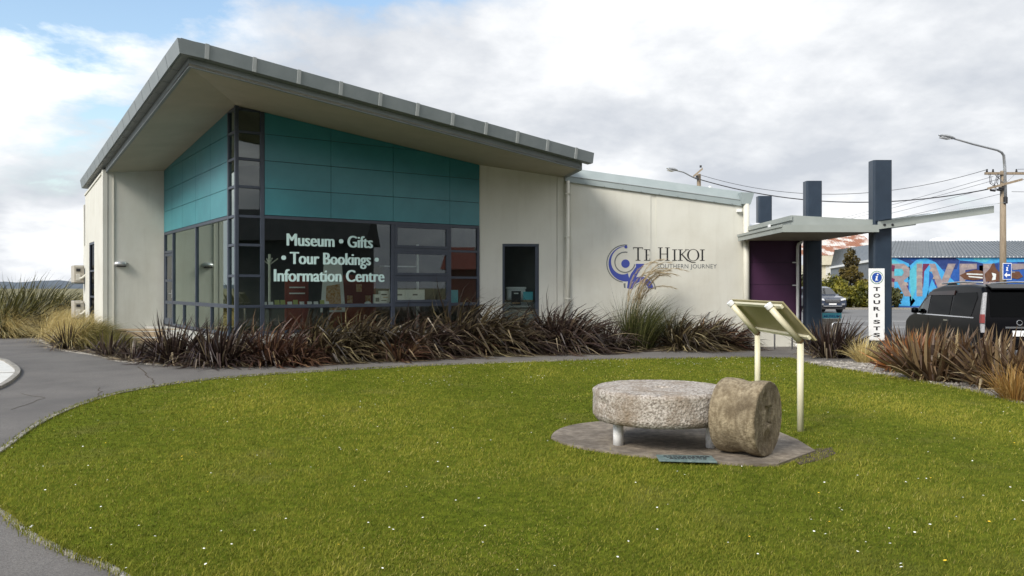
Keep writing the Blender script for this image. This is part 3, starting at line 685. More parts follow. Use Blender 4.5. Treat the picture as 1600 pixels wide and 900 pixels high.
x = tpx(1028) ; stem(x + .06, bz, ct); x2 = tpx(1046) - .06; stem(x2, bz, ct); rect(x + .06, x2, (bz + ct) / 2 - .007, (bz + ct) / 2 + .009)
stem(tpx(1054), bz, cs)
x = tpx(1063); stem(x, bz, cs); zm = (bz + cs) / 2 + .01
flat(mb, [(x, zm - .01), (x + .165, cs), (x + .19, cs), (x + .02, zm - .02)], onwall, .004); rect(x + .13, x + .24, cs - .010, cs + .006)
flat(mb, [(x + .03, zm), (x + .06, zm + .015), (x + .21, bz + .02), (x + .32, bz - .035), (x + .42, bz - .045), (x + .42, bz - .06), (x + .30, bz - .055), (x + .18, bz - .005)], onwall, .004)
cx, cz, rw, rh_ = tpx(1083.5), (bz + cs) / 2, .17, .162
A = [(cx + rw * math.cos(2 * math.pi * i / 36), cz + rh_ * math.sin(2 * math.pi * i / 36)) for i in range(37)]
Bq = [(cx + (rw - .022 - .026 * abs(math.cos(2 * math.pi * i / 36))) * math.cos(2 * math.pi * i / 36), cz + (rh_ - .012) * math.sin(2 * math.pi * i / 36)) for i in range(37)]
add_band(mb, A, Bq, onwall, .004)
stem(tpx(1098), bz, cs)
mb.build('wall_lettering', BLACK, bld, recalc=True)
mb = MB(); put_text(mb, 'SOUTHERN JOURNEY', tpx(1026.5), tpx(1121), zpx(419.3), .115, onwall, offset=.004, spacing=1.08); mb.build('wall_lettering', GREYP, bld, recalc=False)
K = 21.95 / FPX / 6.92
def lg(a, b, d): return onwall(tpx(920) + a * K, zpx(360) - b * K, d)          # emblem units: right, down
def lgu(a, b, d): return lg(a, -b, d)
blue, grey = MB(), MB()
C1 = (390, -360)
add_band(grey, *arc_band(*C1, 196, 206, 84, 262), lgu, .004); flat(grey, [(370, -575), (392, -570), (392, -622), (376, -622)], lgu, .004)
add_band(blue, *arc_band(*C1, lambda t: 186 - 80 * t ** 1.2, lambda t: 190 - 10 * math.sin(math.pi * t) + 5 * t, 88, 285), lgu, .004)
flat(blue, disc(396, -181, 17), lgu, .006); flat(blue, disc(392, -361, 46), lgu, .004)
add_band(grey, *arc_band(386, -345, 104, 115, 76, 348), lgu, .005)
flat(blue, [(505, -362), (602, -362), (575, -395), (525, -470), (488, -545), (472, -622), (408, -622), (420, -545), (452, -470), (488, -420), (505, -395)], lgu, .005)
add_band(blue, *arc_band(555, -640, 82, 140, 8, 176), lgu, .006)
add_band(grey, *arc_band(555, -640, 156, 166, 2, 80), lgu, .004); add_band(grey, *arc_band(555, -640, 62, 70, 2, 160), lgu, .004)
blue.build('wall_emblem', BLUEP, bld, recalc=True); grey.build('wall_emblem', GREYP, bld, recalc=True)

# wall lamp, air conditioners, bench
t = empty('wall_lamp', BF(-1.2, 7.5, 2.3), 'silver half-round bulkhead lamp on the cream end wall', 'lamp')
mb = MB(); n = 16
for j in range(7):
    ph = math.pi / 2 * j / 6
    for i in range(n): a = 2 * math.pi * i / n; mb.v.append(BF(-1.2 + .19 * math.cos(ph) * math.cos(a), 7.499 - .14 * math.sin(ph), 2.3 + .095 * math.cos(ph) * math.sin(a)))
for j in range(6):
    for i in range(n): mb.f.append((j * n + i, j * n + (i + 1) % n, (j + 1) * n + (i + 1) % n, (j + 1) * n + i))
mb.build('housing', ALUS, t, smooth=True)
MB().box(-1.33, -1.07, 7.385, 7.47, 2.212, 2.25, BF).build('lens', DARKPL, t, bevel=.02)
def ac_unit(z, label):
    t = empty('air_conditioner', BF(-1.86, 11.8, z), label, 'air conditioner', 'outdoor air conditioning units')
    MB().box(-1.99, -1.69, 11.45, 12.25, z, z + .56, BF).build('casing', ACM, t, bevel=.015)
    MB().box(-1.93, -1.80, 11.425, 11.449, z + .06, z + .28, BF).build('valve_cover', ACD, t, bevel=.01)
    MB().box(-1.92, -1.80, 11.43, 11.449, z + .36, z + .45, BF).build('label_plate', DARKPL, t)
    MB().box(-1.95, -1.73, 11.435, 11.449, z + .49, z + .52, BF).build('grip', ACD, t)
    MB().tube([BF(-1.82, 11.42, z + .12), BF(-1.74, 11.40, z + .16), BF(-1.62, 11.42, z + .28)], .035, 8).build('pipe_cover', PIPE, t)
    mb = MB()
    for s in (11.55, 12.1): mb.box(-2.0, -1.6, s, s + .04, z - .045, z - .002, BF)
    mb.build('bracket', FASC, t)
ac_unit(1.78, 'beige air conditioner high on the rear side wall'); ac_unit(.62, 'beige air conditioner low behind blond tussock grass')
t = empty('timber_bench', (-9.85, 22.0, 0), 'weathered timber bench against the cream end wall', 'bench')
for k in range(3): MB().box(-10.68, -9.05, 21.78 + k * .15, 21.92 + k * .15, .445, .49).build('plank', WOODB, t, bevel=.006)
for z in (.12, .29): MB().box(-10.52, -9.10, 21.80, 21.83, z, z + .13).build('plank', WOODB, t, bevel=.006)
for xx in (-10.66, -9.15): MB().box(xx, xx + .12, 21.80, 22.2, .0, .44).build('leg', WOODB, t, bevel=.006)

# ------------------------------------------------------------------ things inside the shop
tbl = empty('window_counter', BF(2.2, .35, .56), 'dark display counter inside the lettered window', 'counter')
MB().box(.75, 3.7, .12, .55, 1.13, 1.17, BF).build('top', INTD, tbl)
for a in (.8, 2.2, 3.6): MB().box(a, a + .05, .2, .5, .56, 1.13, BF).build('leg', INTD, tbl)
def sfp(px): r = (px - 800) / FPX; return (.34 + r) / (.826 - .5637 * r) * 18
cards = [(417, .11, 'w'), (427, .11, 'w'), (437, .15, 'g'), (446, .15, 'g'), (457, .11, 'w'), (466, .15, 'g'), (476, .11, 'w'), (488, .11, 'w'), (498, .11, 'w'), (508, .14, 'g'), (515, .11, 'w')]
clab = ['first small white card from the corner post', 'second small white card from the corner post', 'lime card just left of another lime card', 'lime card just right of another lime card', 'small white card between two lime cards',
        'lime card standing alone between white cards', 'white card just right of the lone lime card', 'middle white card of three in a row', 'white card left of the last lime card', 'last lime card toward the poster stand', 'last small white card beside the poster stand']
for (px, h, k), lb in zip(cards, clab):
    s = sfp(px); t = MB().prism([(s - .055, 1.172), (s + .055, 1.172), (s + .055, 1.172 + h), (s - .055, 1.172 + h)], lambda a, z: BF(a, .16 + (z - 1.17) * .25, z), lambda a, z: BF(a, .166 + (z - 1.17) * .25, z)).build(
        'display_card', GREENC if k == 'g' else WHITE, None, lb + ' behind the glass', 'card', 'cards along the shop window')
    MB().box(s - .02, s + .02, .17, .20, 1.171, 1.171 + h * .6, BF)
def box_thing(name, m, fr, a, label, cat, bands=(), group=None):
    o = MB().box(*a, fr).build(name, m, None, label, cat, group, bevel=.004)
    for z0, z1, x0, x1, mm in bands: MB().box(x0, x1, a[2] - .003, a[2] - .0005, z0, z1, fr).build('print', mm, o)
    return o
s = sfp(594); box_thing('product_box', WHITE, BF, (s - .075, s + .075, .16, .26, 1.172, 1.44), 'narrow white box beside the printed carton', 'box', ((1.26, 1.36, s - .05, s + .05, GREYP),))
s = sfp(606); box_thing('product_box', WHITE, BF, (s - .125, s + .11, .16, .28, 1.172, 1.53), 'printed white carton at the mullion of the lettered window', 'box', ((1.42, 1.45, s - .1, s + .05, BLACK), (1.36, 1.38, s - .06, s + .08, ORANGE), (1.28, 1.30, s - .1, s + .04, BLACK)))
mb = MB(); mb.lathe([(.09, 0), (.088, .04), (.065, .08), (.03, .10), (.002, .105)], 14, BF(sfp(580), .2, 1.172)); mb.build('upturned_bowl', WHITE, None, 'small white upturned bowl left of the boxes', 'bowl', smooth=True)
for a0, a1, lb in ((3.93, 4.24, 'white carton at the left of the opening window'), (4.245, 4.80, 'wide white carton beside a narrower white one')):
    c = (a0 + a1) / 2; box_thing('white_carton', WHITE, BF, (a0, a1, .15, .45, 1.25, 1.56), lb, 'box', ((1.41, 1.45, c - .07, c + .07, GREYP),))
tb2 = empty('window_shelf', BF(5, .35, .56), 'dark shelf inside the opening window', 'shelf')
MB().box(3.9, 6.2, .12, .6, 1.17, 1.21, BF).build('top', INTD, tb2)
for a in (3.95, 6.1): MB().box(a, a + .05, .2, .5, .56, 1.17, BF).build('leg', INTD, tb2)
box_thing('aqua_folder', CYAN, BF, (5.52, 5.80, .16, .18, 1.212, 1.55), 'aqua folder standing at the right of the window', 'folder')
box_thing('blue_book', SIGNBLUE, BF, (4.98, 5.30, .2, .4, 1.212, 1.262), 'blue book lying behind the opening window', 'book')
t = empty('display_rack', BF(4.9, .9, .56), 'white metal post rack with shelves behind the opening window', 'rack')
MB().box(4.95, 5.0, .85, .9, .56, 2.75, BF).build('post', WHITE, t)
for z in (1.45, 2.15): MB().box(4.0, 4.95, .85, 1.15, z, z + .03, BF).build('shelf', STEEL, t)
t = empty('poster_stand', BF(2.55, .9, .56), 'white poster easel with an orange print behind the lettering', 'stand')
MB().prism([(2.3, 1.0), (2.95, 1.0), (2.85, 2.3), (2.40, 2.3)], lambda a, z: BF(a, .9, z), lambda a, z: BF(a, .92, z)).build('poster', WHITE, t)
MB().prism([(2.42, 1.05), (2.85, 1.05), (2.80, 1.70), (2.45, 1.65)], lambda a, z: BF(a, .894, z), lambda a, z: BF(a, .899, z)).build('print', ORANGE, t)
for a in (2.35, 2.88): MB().tube([BF(a, .93, .56), BF((a + 2.62) / 2, .95, 2.3)], .015, 6).build('leg', WOODB, t)
t = empty('red_display_board', BF(3.4, 1.8, .56), 'brick red display board at the back of the shop', 'board')
MB().box(2.7, 4.2, 1.8, 1.85, .56, 1.95, BF).build('panel', REDPL, t)
for k in range(5): MB().box(2.85 + k * .26, 3.0 + k * .26, 1.77, 1.798, 1.2 + (k % 2) * .3, 1.4 + (k % 2) * .3, BF).build('picture', ORANGE, t)
t = empty('red_display_board', BF(1.9, 1.6, .56), 'brick red panel leaning behind the lime cards', 'board')
MB().box(1.65, 2.25, 1.6, 1.64, .56, 1.9, BF).build('panel', REDPL, t)
for z in (1.45, 1.6): MB().box(1.75, 2.15, 1.575, 1.598, z, z + .03, BF).build('rail', WHITE, t)
t = empty('clothes_stand', BF(1.0, .8, .56), 'pale coat stand near the corner glass', 'stand')
MB().tube([BF(1.0, .8, .56), BF(1.0, .8, 2.4)], .03, 8).build('pole', PIPE, t)
for k in range(4):
    a = k * math.pi / 2; MB().tube([BF(1.0, .8, 2.15), BF(1.0 + .2 * math.cos(a), .8 + .2 * math.sin(a), 2.3)], .015, 6).build('arm', PIPE, t)
t = empty('office_desk', WF(1.1, .9, .56), 'pale desk inside the dark front door', 'desk')
MB().box(.5, 1.8, .6, 1.3, 1.22, 1.26, WF).build('top', WOODB, t)
MB().box(.55, 1.75, .62, .66, .56, 1.22, WF).build('front_panel', WHITE, t)
t = empty('printer', WF(1.0, .9, 1.26), 'white printer on the desk behind the dark door', 'printer')
MB().box(.80, 1.30, .72, 1.1, 1.262, 1.56, WF).build('body', WHITE, t, bevel=.02); MB().box(.78, 1.32, .70, 1.1, 1.562, 1.63, WF).build('lid', WHITE, t, bevel=.02)
box_thing('dark_poster', BLACK, WF, (.88, 1.14, .30, .31, 1.14, 1.52), 'dark framed notice inside the front door', 'notice', ((1.44, 1.47, .95, 1.07, WHITE), (1.18, 1.21, .91, 1.11, ORANGE)))
box_thing('blue_picture', CYAN, WF, (1.20, 1.47, .30, .31, 1.22, 1.50), 'light blue landscape picture inside the front door', 'picture', ((1.22, 1.28, 1.20, 1.47, WOODB),))
mb = MB(); mb.box(.85, 1.5, .29, .6, 1.08, 1.12, WF); mb.box(.85, 1.5, .5, .54, .56, 1.08, WF)
mb.build('notice_ledge', PALEC, None, 'pale ledge carrying the notices inside the front door', 'ledge')

# ------------------------------------------------------------------ entrance canopy and its blue posts
can = empty('entrance_canopy', (8.2, 20, 0), 'grey entrance canopy with a rising clear wing', 'canopy')
FZ = 18.35
HB, HT = 2.865, 3.03
MB().box(6.15, 8.30, FZ + .04, 22.0, HB + .012, HB + .05).build('soffit', CANS, can)
MB().box(6.15, 8.30, FZ, FZ + .04, HB, HT).build('fascia', CANM, can)
MB().box(6.11, 6.15, FZ, 21.95, HB, HT).build('fascia', CANM, can)
MB().box(6.085, 6.11, FZ - .01, 21.95, HT - .05, HT + .012).build('drip_edge', CANM, can)
MB().box(6.15, 8.3, FZ + .04, 22.0, HT - .03, HT).build('gutter_deck', FASC, can)
def uf(x): return 3.27 - .055 * (x - 6.4)
MB().hexa([(6.42, 18.62, HT), (8.3, 18.62, HT), (8.3, 26.0, HT), (6.42, 26.0, HT), (6.42, 18.62, uf(6.4)), (8.3, 18.62, uf(8.3)), (8.3, 26, uf(8.3)), (6.42, 26, uf(6.4))]).build('upper_roof', CANM, can)
MB().box(6.375, 6.418, 18.58, 26.0, HT + .12, 3.262).build('upper_fascia', CANM, can)
MB().box(6.35, 6.374, 20.0, 20.15, 3.06, 3.17).build('junction_box', WHITE, can)
mb = MB(); mb.lathe([(.34, 0), (.34, .05), (.30, .14), (.2, .21), (.08, .245), (.002, .25)], 18, (7.1, 23.6, 3.24)); mb.build('skylight_dome', TANKW, can, smooth=True)
# rising wing: two beams, cross rails, clear sheet
def wz(x): return 2.93 + (x - 8.3) * .142
for y0 in (FZ, 21.9):
    MB().hexa([(8.3, y0, wz(8.3)), (10.9, y0, wz(10.9)), (10.9, y0 + .07, wz(10.9)), (8.3, y0 + .07, wz(8.3)), (8.3, y0, wz(8.3) + .175), (10.9, y0, wz(10.9) + .165), (10.9, y0 + .07, wz(10.9) + .165), (8.3, y0 + .07, wz(8.3) + .175)]).build('wing_beam', CANM, can)
for x in (9.0, 9.9, 10.8): MB().box(x, x + .05, FZ + .07, 21.9, wz(x) + .10, wz(x) + .15).build('cross_rail', CANM, can)
MB().hexa([(x_, y_, wz(x_) + .195 + h_) for h_ in (0, .008) for x_, y_ in ((8.3, FZ - .1), (11.1, FZ - .1), (11.1, 22.1), (8.3, 22.1))]).build('clear_sheet', CLEAR, can)
for x in (8.42, 8.60): MB().tube([(x, FZ - .02, 3.03), (x, FZ + .01, 3.03)], .028, 8).build('bolt', DARKPL, can)
for (x, y, h) in ((8.49, 18.72, 4.53), (8.18, 22.1, 4.50), (7.98, 25.7, 4.50)):
    mb = MB(); r = .05; w, d = .215, .16; pl = []
    for cx_, cy_, a0 in ((x + w - r, y + d - r, 0), (x - w + r, y + d - r, 90), (x - w + r, y - d + r, 180), (x + w - r, y - d + r, 270)):
        for k in range(4): pl.append((cx_ + r * math.cos(R(a0 + k * 30)), cy_ + r * math.sin(R(a0 + k * 30))))
    mb.prism(pl, lambda a, b: (a, b, 0), lambda a, b: (a, b, h)); mb.build('post', NAVY, can, smooth=False)
# the tourists board on the front post
ts = empty('tourist_sign', (8.52, 18.55, .4), 'tall white TOURISTS board with blue i badge on the front post', 'sign')
tsx0, tsx1, tsy = 8.25, 8.62, 18.545
tsx = lambda px: (px - 800) / FPX * tsy
tsz = lambda py: EYE + (450 - py) / FPX * tsy
def onb(a, z, d): return (a, tsy - .012 - d, z)
MB().box(tsx(1357), tsx(1382), tsy - .012, tsy, tsz(532), tsz(419.5)).build('board', WHITE, ts, bevel=.004, seg=1)
mb = MB(); cxs = tsx(1369.6)
for i, ch in enumerate('TOURISTS'):
    y = 454.6 + i * 10.24; w = tsx(1375) - tsx(1364.6)
    if ch == 'I': put_text(mb, ch, cxs - .018, cxs + .018, tsz(y), .088, onb, offset=.02)
    else: put_text(mb, ch, cxs - w / 2, cxs + w / 2, tsz(y), .088, onb, offset=.03)
mb.build('lettering', BLACK, ts, recalc=False)
cz_ = tsz(433.6); rr = .150
mb = MB(); flat(mb, disc(cxs, cz_, rr, 32), onb, .003); mb.build('badge_ring', SIGNGREEN, ts)
mb = MB(); flat(mb, disc(cxs, cz_, rr * .93, 32), onb, .0045)
mb.build('badge_band', WHITE, ts)
mb = MB()
for k in range(22):
    a = 2 * math.pi * (k + .5) / 22
    if abs(math.sin(a)) < .2: continue
    c, s_ = math.cos(a), math.sin(a); r0, r1, hw = rr * .80, rr * .90, .007
    flat(mb, [(cxs + r0 * c - hw * s_, cz_ + r0 * s_ + hw * c), (cxs + r0 * c + hw * s_, cz_ + r0 * s_ - hw * c), (cxs + r1 * c + hw * s_, cz_ + r1 * s_ - hw * c), (cxs + r1 * c - hw * s_, cz_ + r1 * s_ + hw * c)], onb, .0055)
mb.build('badge_marks', SIGNGREEN, ts)
mb = MB(); flat(mb, disc(cxs, cz_, rr * .74, 32), onb, .006); mb.build('badge_disc', SIGNBLUE, ts)
mb = MB(); q = lambda a, b: (cxs + (a + .25 * b) * rr, cz_ + b * rr)
flat(mb, [q(-.22, .22), q(.10, .22), q(.10, -.34), q(.26, -.34), q(.26, -.46), q(-.14, -.46), q(-.14, .10), q(-.22, .10)], onb, .008); flat(mb, [(q(0, .44)[0] + .02 * math.cos(t_), q(0, .44)[1] + .018 * math.sin(t_)) for t_ in [k * .6283 for k in range(10)]], onb, .008)
mb.build('badge_letter', WHITE, ts)

# small museum board, bicycle hoops
t = empty('museum_board', (9.1, 23.0, 0), 'low cyan MUSEUM board beside the middle blue post', 'sign')
bx = lambda px: (px - 800) / FPX * 23.0
bzz = lambda py: EYE + (450 - py) / FPX * 23.0
MB().box(bx(1285), bx(1315), 23.0, 23.03, bzz(497.5), bzz(489)).build('header', CYAN, t)
mb = MB(); put_text(mb, 'MUSEUM', bx(1287.5), bx(1312), bzz(495.6), .055, lambda a, z, d: (a, 22.999 - d, z), offset=.01); mb.build('lettering', SIGNBLUE, t, recalc=False)
MB().box(bx(1285), bx(1314), 23.0, 23.03, bzz(519), bzz(498)).build('picture', mat('board_photo', (.22, .19, .15), (.42, .38, .32), scale=14, rough=.7), t)
for px in (1286, 1312): MB().box(bx(px), bx(px) + .03, 23.03, 23.06, -.0, bzz(492)).build('leg', STEEL, t)
def hoop(x, y, dx, dy, h, label):
    pts = []
    for k in range(7): a = math.pi / 2 * k / 6; pts.append((.08 - .08 * math.cos(a), h - .08 + .08 * math.sin(a)))
    L = math.hypot(dx, dy); prof = [(0, 0)] + pts + [(L - p[0], p[1]) for p in pts[::-1]] + [(L, 0)]
    mb = MB(); mb.tube([(x + dx / L * a, y + dy / L * a, b) for a, b in prof], .022, 8)
    return mb.build('bicycle_hoop', STEEL, None, label, 'bike rack', 'bicycle hoops at the entrance', smooth=True)
hoop(7.85, 19.9, .46, 0, .75, 'silver bicycle hoop behind dark flax near the posts')
hoop(6.86, 21.2, .46, .0, .75, 'silver bicycle hoop at the cream entrance plinth')

# ------------------------------------------------------------------ lectern sign seen from behind
lec = empty('information_lectern', (3.22, 9.8, 0), 'cream tilted information panel on two posts, seen from behind', 'sign')
NL, FL = Vector((3.225, 8.98, 0)), Vector((3.215, 10.55, 0))
LT, LBm = Vector((2.90, 0, 1.445)), Vector((3.265, 0, 1.03))       # upper and lower edge of the panel in x, z
sdir = (LT - LBm).normalized(); nrm = Vector((sdir.z, 0, -sdir.x)) * -1.0
if nrm.x < 0: nrm = -nrm                                            # reading side, up and to the right
def lp(y, s, d): p = LBm + sdir * s + nrm * d; return (p.x, y, p.z)
Lp = (LT - LBm).length
MB().hexa([lp(8.72, 0, 0), lp(10.78, 0, 0), lp(10.78, Lp, 0), lp(8.72, Lp, 0), lp(8.72, 0, .018), lp(10.78, 0, .018), lp(10.78, Lp, .018), lp(8.72, Lp, .018)]).build('panel', SIGNB, lec, bevel=.003, seg=1)
MB().hexa([lp(8.76, .03, .0185), lp(10.74, .03, .0185), lp(10.74, Lp - .03, .0185), lp(8.76, Lp - .03, .0185), lp(8.76, .03, .021), lp(10.74, .03, .021), lp(10.74, Lp - .03, .021), lp(8.76, Lp - .03, .021)]).build('printed_face', PALEC, lec)
for s in (.06, Lp - .045): MB().hexa([lp(8.76, s - .022, -.035), lp(10.74, s - .022, -.035), lp(10.74, s + .022, -.035), lp(8.76, s + .022, -.035), lp(8.76, s - .022, -.001), lp(10.74, s - .022, -.001), lp(10.74, s + .022, -.001), lp(8.76, s + .022, -.001)]).build('rail', SIGNC, lec, bevel=.004, seg=1)
for b in (NL, FL):
    k0 = Vector(lp(b.y, .03, -.072)); top = Vector(lp(b.y, Lp - .02, -.072))
    leg = MB().tube([(k0.x, b.y, 0), (k0.x, b.y, k0.z)], .036, 14).build('leg', SIGNC, lec, smooth=True)
    MB().tube([(k0.x, b.y, 0), (k0.x, b.y, .012)], .055, 14).build('foot_plate', SIGNC, leg)
    a = MB().tube([tuple(k0), tuple(top)], .036, 14).build('arm', SIGNC, lec, smooth=True)
    MB().tube([tuple(top + sdir * .001), tuple(top + sdir * .05)], .043, 14).build('cap', WHITE, a)
    MB().tube([tuple(k0 - sdir * .012), tuple(k0 + sdir * .012)], .041, 14).build('joint_ring', mat('joint_brown', (.08, .05, .02), rough=.6) if 'joint_brown' not in MATS else MATS['joint_brown'], a)

# ------------------------------------------------------------------ millstone table, roller and pad
PAD = [gp(*p) for p in ((861, 688), (868, 679), (890, 670), (930, 664), (1000, 659), (1080, 659), (1150, 665), (1205, 675), (1245, 692), (1274, 710), (1249, 719), (1216, 731.5), (1165, 731), (1110, 727), (1050, 722), (990, 716), (930, 708), (885, 699))]
PAD = catmull(PAD[:8], 3)[:-1] + PAD[7:10] + PAD[10:12] + catmull(PAD[11:] + PAD[:1], 3)[1:-1]
MB().prism(PAD, lambda a, b: (a, b, -.03), lambda a, b: (a, b, .04)).build('concrete_pad', PADM, None, 'stained concrete pad in the lawn under the millstone', 'pad', kind='structure')
dirt = MB(); dirt.prism([gp(*p) for p in ((1240, 722), (1262, 712), (1276, 704), (1300, 702), (1306, 712), (1280, 722), (1250, 729))], lambda a, b: (a, b, .0), lambda a, b: (a, b, .02)); dirt.build('bare_soil', MULCH, kind='structure')
def noisy(p, s, amp, seed=0.): return noise.fractal(Vector(p) * s + Vector((seed, seed * 1.7, 0)), .85, 2.0, 4) * amp
ms = empty('millstone_table', (1.507, 8.2, .04), 'broad round granite millstone lying flat on short white legs', 'millstone')
mb = MB(); n = 150; prof = []
RD, ZB, ZT = .685, .285, .60
for k in range(9): prof.append((.05 + (RD - .06) * k / 8, ZB))
for k in range(1, 14): prof.append((RD, ZB + (ZT - ZB) * k / 14))
for k in range(26): prof.append((RD - .012 - (RD - .11) * k / 25, ZT))
prof += [(.095, ZT - .005), (.09, ZT - .09), (.01, ZT - .09)]
o = len(mb.v)
for (r, z) in prof:
    for j in range(n):
        a = 2 * math.pi * j / n; p = Vector((r * math.cos(a), r * math.sin(a), z))
        side = 1 if r > RD - .02 else 0
        d = noisy(p, 11, .0045, 2) + noisy(p, 34, .0055, 5) + noisy(p, 3, .003, 9)
        rr_ = r + (d if side else 0) - (.02 if side and (z < ZB + .03 or z > ZT - .02) else 0)
        zz = z + (0 if side else (d * .7 if z > .5 else -d))
        hole = math.hypot((a - R(205)) * .69, z - .47)
        if side and hole < .05: rr_ -= .05 * (1 - hole / .05) ** .5
        mb.v.append((1.507 + rr_ * math.cos(a), 8.2 + rr_ * math.sin(a), zz))
for i in range(len(prof) - 1):
    for j in range(n): mb.f.append((o + i * n + j, o + i * n + (j + 1) % n, o + (i + 1) * n + (j + 1) % n, o + (i + 1) * n + j))
mb.f.append(tuple(o + (len(prof) - 1) * n + j for j in range(n))); mb.f.append(tuple(o + j for j in range(n))[::-1])
mb.build('stone', GRANITE, ms, smooth=True)
for (x, y) in (gp(966, 695, .04), gp(1111, 699, .04), gp(1018, 668, .04)):
    MB().tube([(x, y, .04), (x, y, .30)], .052, 16).build('leg', WHITE, ms, smooth=True)
# roller leaning against it: a waisted drum on its side
ax = Vector((.783, -.622, -.02)).normalized(); e1 = Vector((0, 0, 1)); e1 = (e1 - ax * e1.dot(ax)).normalized(); e2 = ax.cross(e1)
rc = Vector((2.205, 7.66, .390)); mb = MB(); n = 120; L = .44
prof = []
for k in range(10): prof.append((.03 + .30 * k / 9, -L / 2, 1))
for k in range(22):
    u_ = k / 21; h = -L / 2 + L * u_
    w = .352 - .022 * math.exp(-((u_ - .55) / .16) ** 2) - .010 * (max(0, abs(u_ - .5) - .45) / .05) ** 2
    prof.append((w, h, 0))
for k in range(22): prof.append((.338 - .325 * k / 21, L / 2, 2))
for r, h, fl in prof:
    for j in range(n):
        a = 2 * math.pi * j / n; dv = e1 * math.cos(a) + e2 * math.sin(a); p = dv * r + ax * h
        d = noisy(p, 4, .0030, 3) + noisy(p, 26, .0016, 7)
        hh, rr_ = h, r
        if fl == 0: rr_ += d
        else: hh += (d * 1.1 if fl == 2 else -d)
        if fl == 2:                                   # square socket and broken hollows in the end face
            qx, qy = r * math.cos(a), r * math.sin(a)
            if abs(qx - .03) < .085 and abs(qy + .01) < .07: hh -= .035
            hh -= .05 * max(0, 1 - math.hypot((qx + .2) / .11, (qy - .03) / .09)) ** .7
            hh -= .035 * max(0, 1 - math.hypot((qx - .17) / .10, (qy - .10) / .06)) ** .7
            hh += noisy(p, 9, .0045, 4) + noisy(p, 30, .002, 8)
        mb.v.append(tuple(rc + dv * rr_ + ax * hh))
for i in range(len(prof) - 1):
    for j in range(n): mb.f.append((i * n + j, i * n + (j + 1) % n, (i + 1) * n + (j + 1) % n, (i + 1) * n + j))
mb.f.append(tuple(j for j in range(n))[::-1]); mb.f.append(tuple((len(prof) - 1) * n + j for j in range(n)))
mb.build('stone_roller', SANDST, None, 'waisted tan stone roller on its side leaning on the millstone', 'stone roller', smooth=True)
pq = [gp(*p, .04) for p in ((1025, 712.5), (1112, 714), (1121, 724), (1030, 721.5))]
pla = MB().prism(pq, lambda a, b: (a, b, .0405), lambda a, b: (a, b, .054)).build('bronze_plaque', BRONZE, None, 'flat verdigris plaque at the front of the concrete pad', 'plaque', bevel=.003, seg=1)
mb = MB()
v0, v1, v3 = Vector(pq[0]), Vector(pq[1]), Vector(pq[3])
for ln in range(3):
    x = .12 + .04 * ln
    while x < .86:
        w = rng.uniform(.03, .09)
        a = v0 + (v1 - v0) * x + (v3 - v0) * (.2 + .22 * ln); b = a + (v1 - v0) * w; c = (v3 - v0) * .1
        mb.prism([tuple(a), tuple(b), tuple(b + c), tuple(a + c)], lambda p_, q_: (p_, q_, .0541), lambda p_, q_: (p_, q_, .057)); x += w + .02
mb.build('raised_marks', DARKPL, pla)

# ------------------------------------------------------------------ planting
def blade(mb, p, d, L, w, droop, wind, seg, col, twist=0., kink=None):
    p = Vector(p); d = Vector(d).normalized(); o = len(mb.v)
    side = d.cross(Vector((0, 0, 1)))
    if side.length < .05: side = Vector((1, 0, 0))
    side.normalize(); side = (side * math.cos(twist) + d.cross(side) * math.sin(twist)).normalized()
    st = L / seg
    for i in range(seg + 1):
        t = i / seg; ww = w * (.55 + 1.6 * t - 2.15 * t * t) if t < 1 else 0
        ww = max(ww, 0)
        if i < seg:
            mb.v.append(tuple(p - side * ww / 2)); mb.v.append(tuple(p + side * ww / 2)); mb.c += [col, col]
        else: mb.v.append(tuple(p)); mb.c.append(min(1, col + .05))
        d = d + Vector((wind[0], wind[1], -droop)) * (st * (.4 + 1.4 * t))
        if kink and i == kink: d = d + Vector((wind[0] * .5, 0, -1.3))
        d.normalize(); p = p + d * st
        if p.z < .02: p.z = .02
    for i in range(seg - 1): mb.f.append((o + 2 * i, o + 2 * i + 1, o + 2 * i + 3, o + 2 * i + 2))
    mb.f.append((o + 2 * seg - 2, o + 2 * seg - 1, o + 2 * seg))
def flax_mb(seed, n, L, W, br, e0=35, e1=88, droop=.55, wind=(.30, .0), dead=.08):
    rg = random.Random(seed); mb = MB()
    for i in range(n):
        a = rg.uniform(0, 2 * math.pi); r = br * math.sqrt(rg.random()); e = R(rg.uniform(e0, e1))
        l = L * rg.uniform(.55, 1.08); dd = rg.random() < dead
        d = (math.cos(a) * math.cos(e), math.sin(a) * math.cos(e), math.sin(e) * (.5 if dd else 1))
        blade(mb, (r * math.cos(a), r * math.sin(a), .0), d, l * (.8 if dd else 1), W * rg.uniform(.65, 1.1), droop * rg.uniform(.4, 1.6) * (1.8 if dd else 1), (wind[0] * rg.uniform(.4, 1.5), wind[1] + rg.uniform(-.1, .1)), 6,
              rg.uniform(.86, 1) if dd else min(.88, abs(rg.gauss(.36, .24))), rg.uniform(-.9, .9), kink=rg.choice((3, 4)) if rg.random() < .24 else None)
    return mb
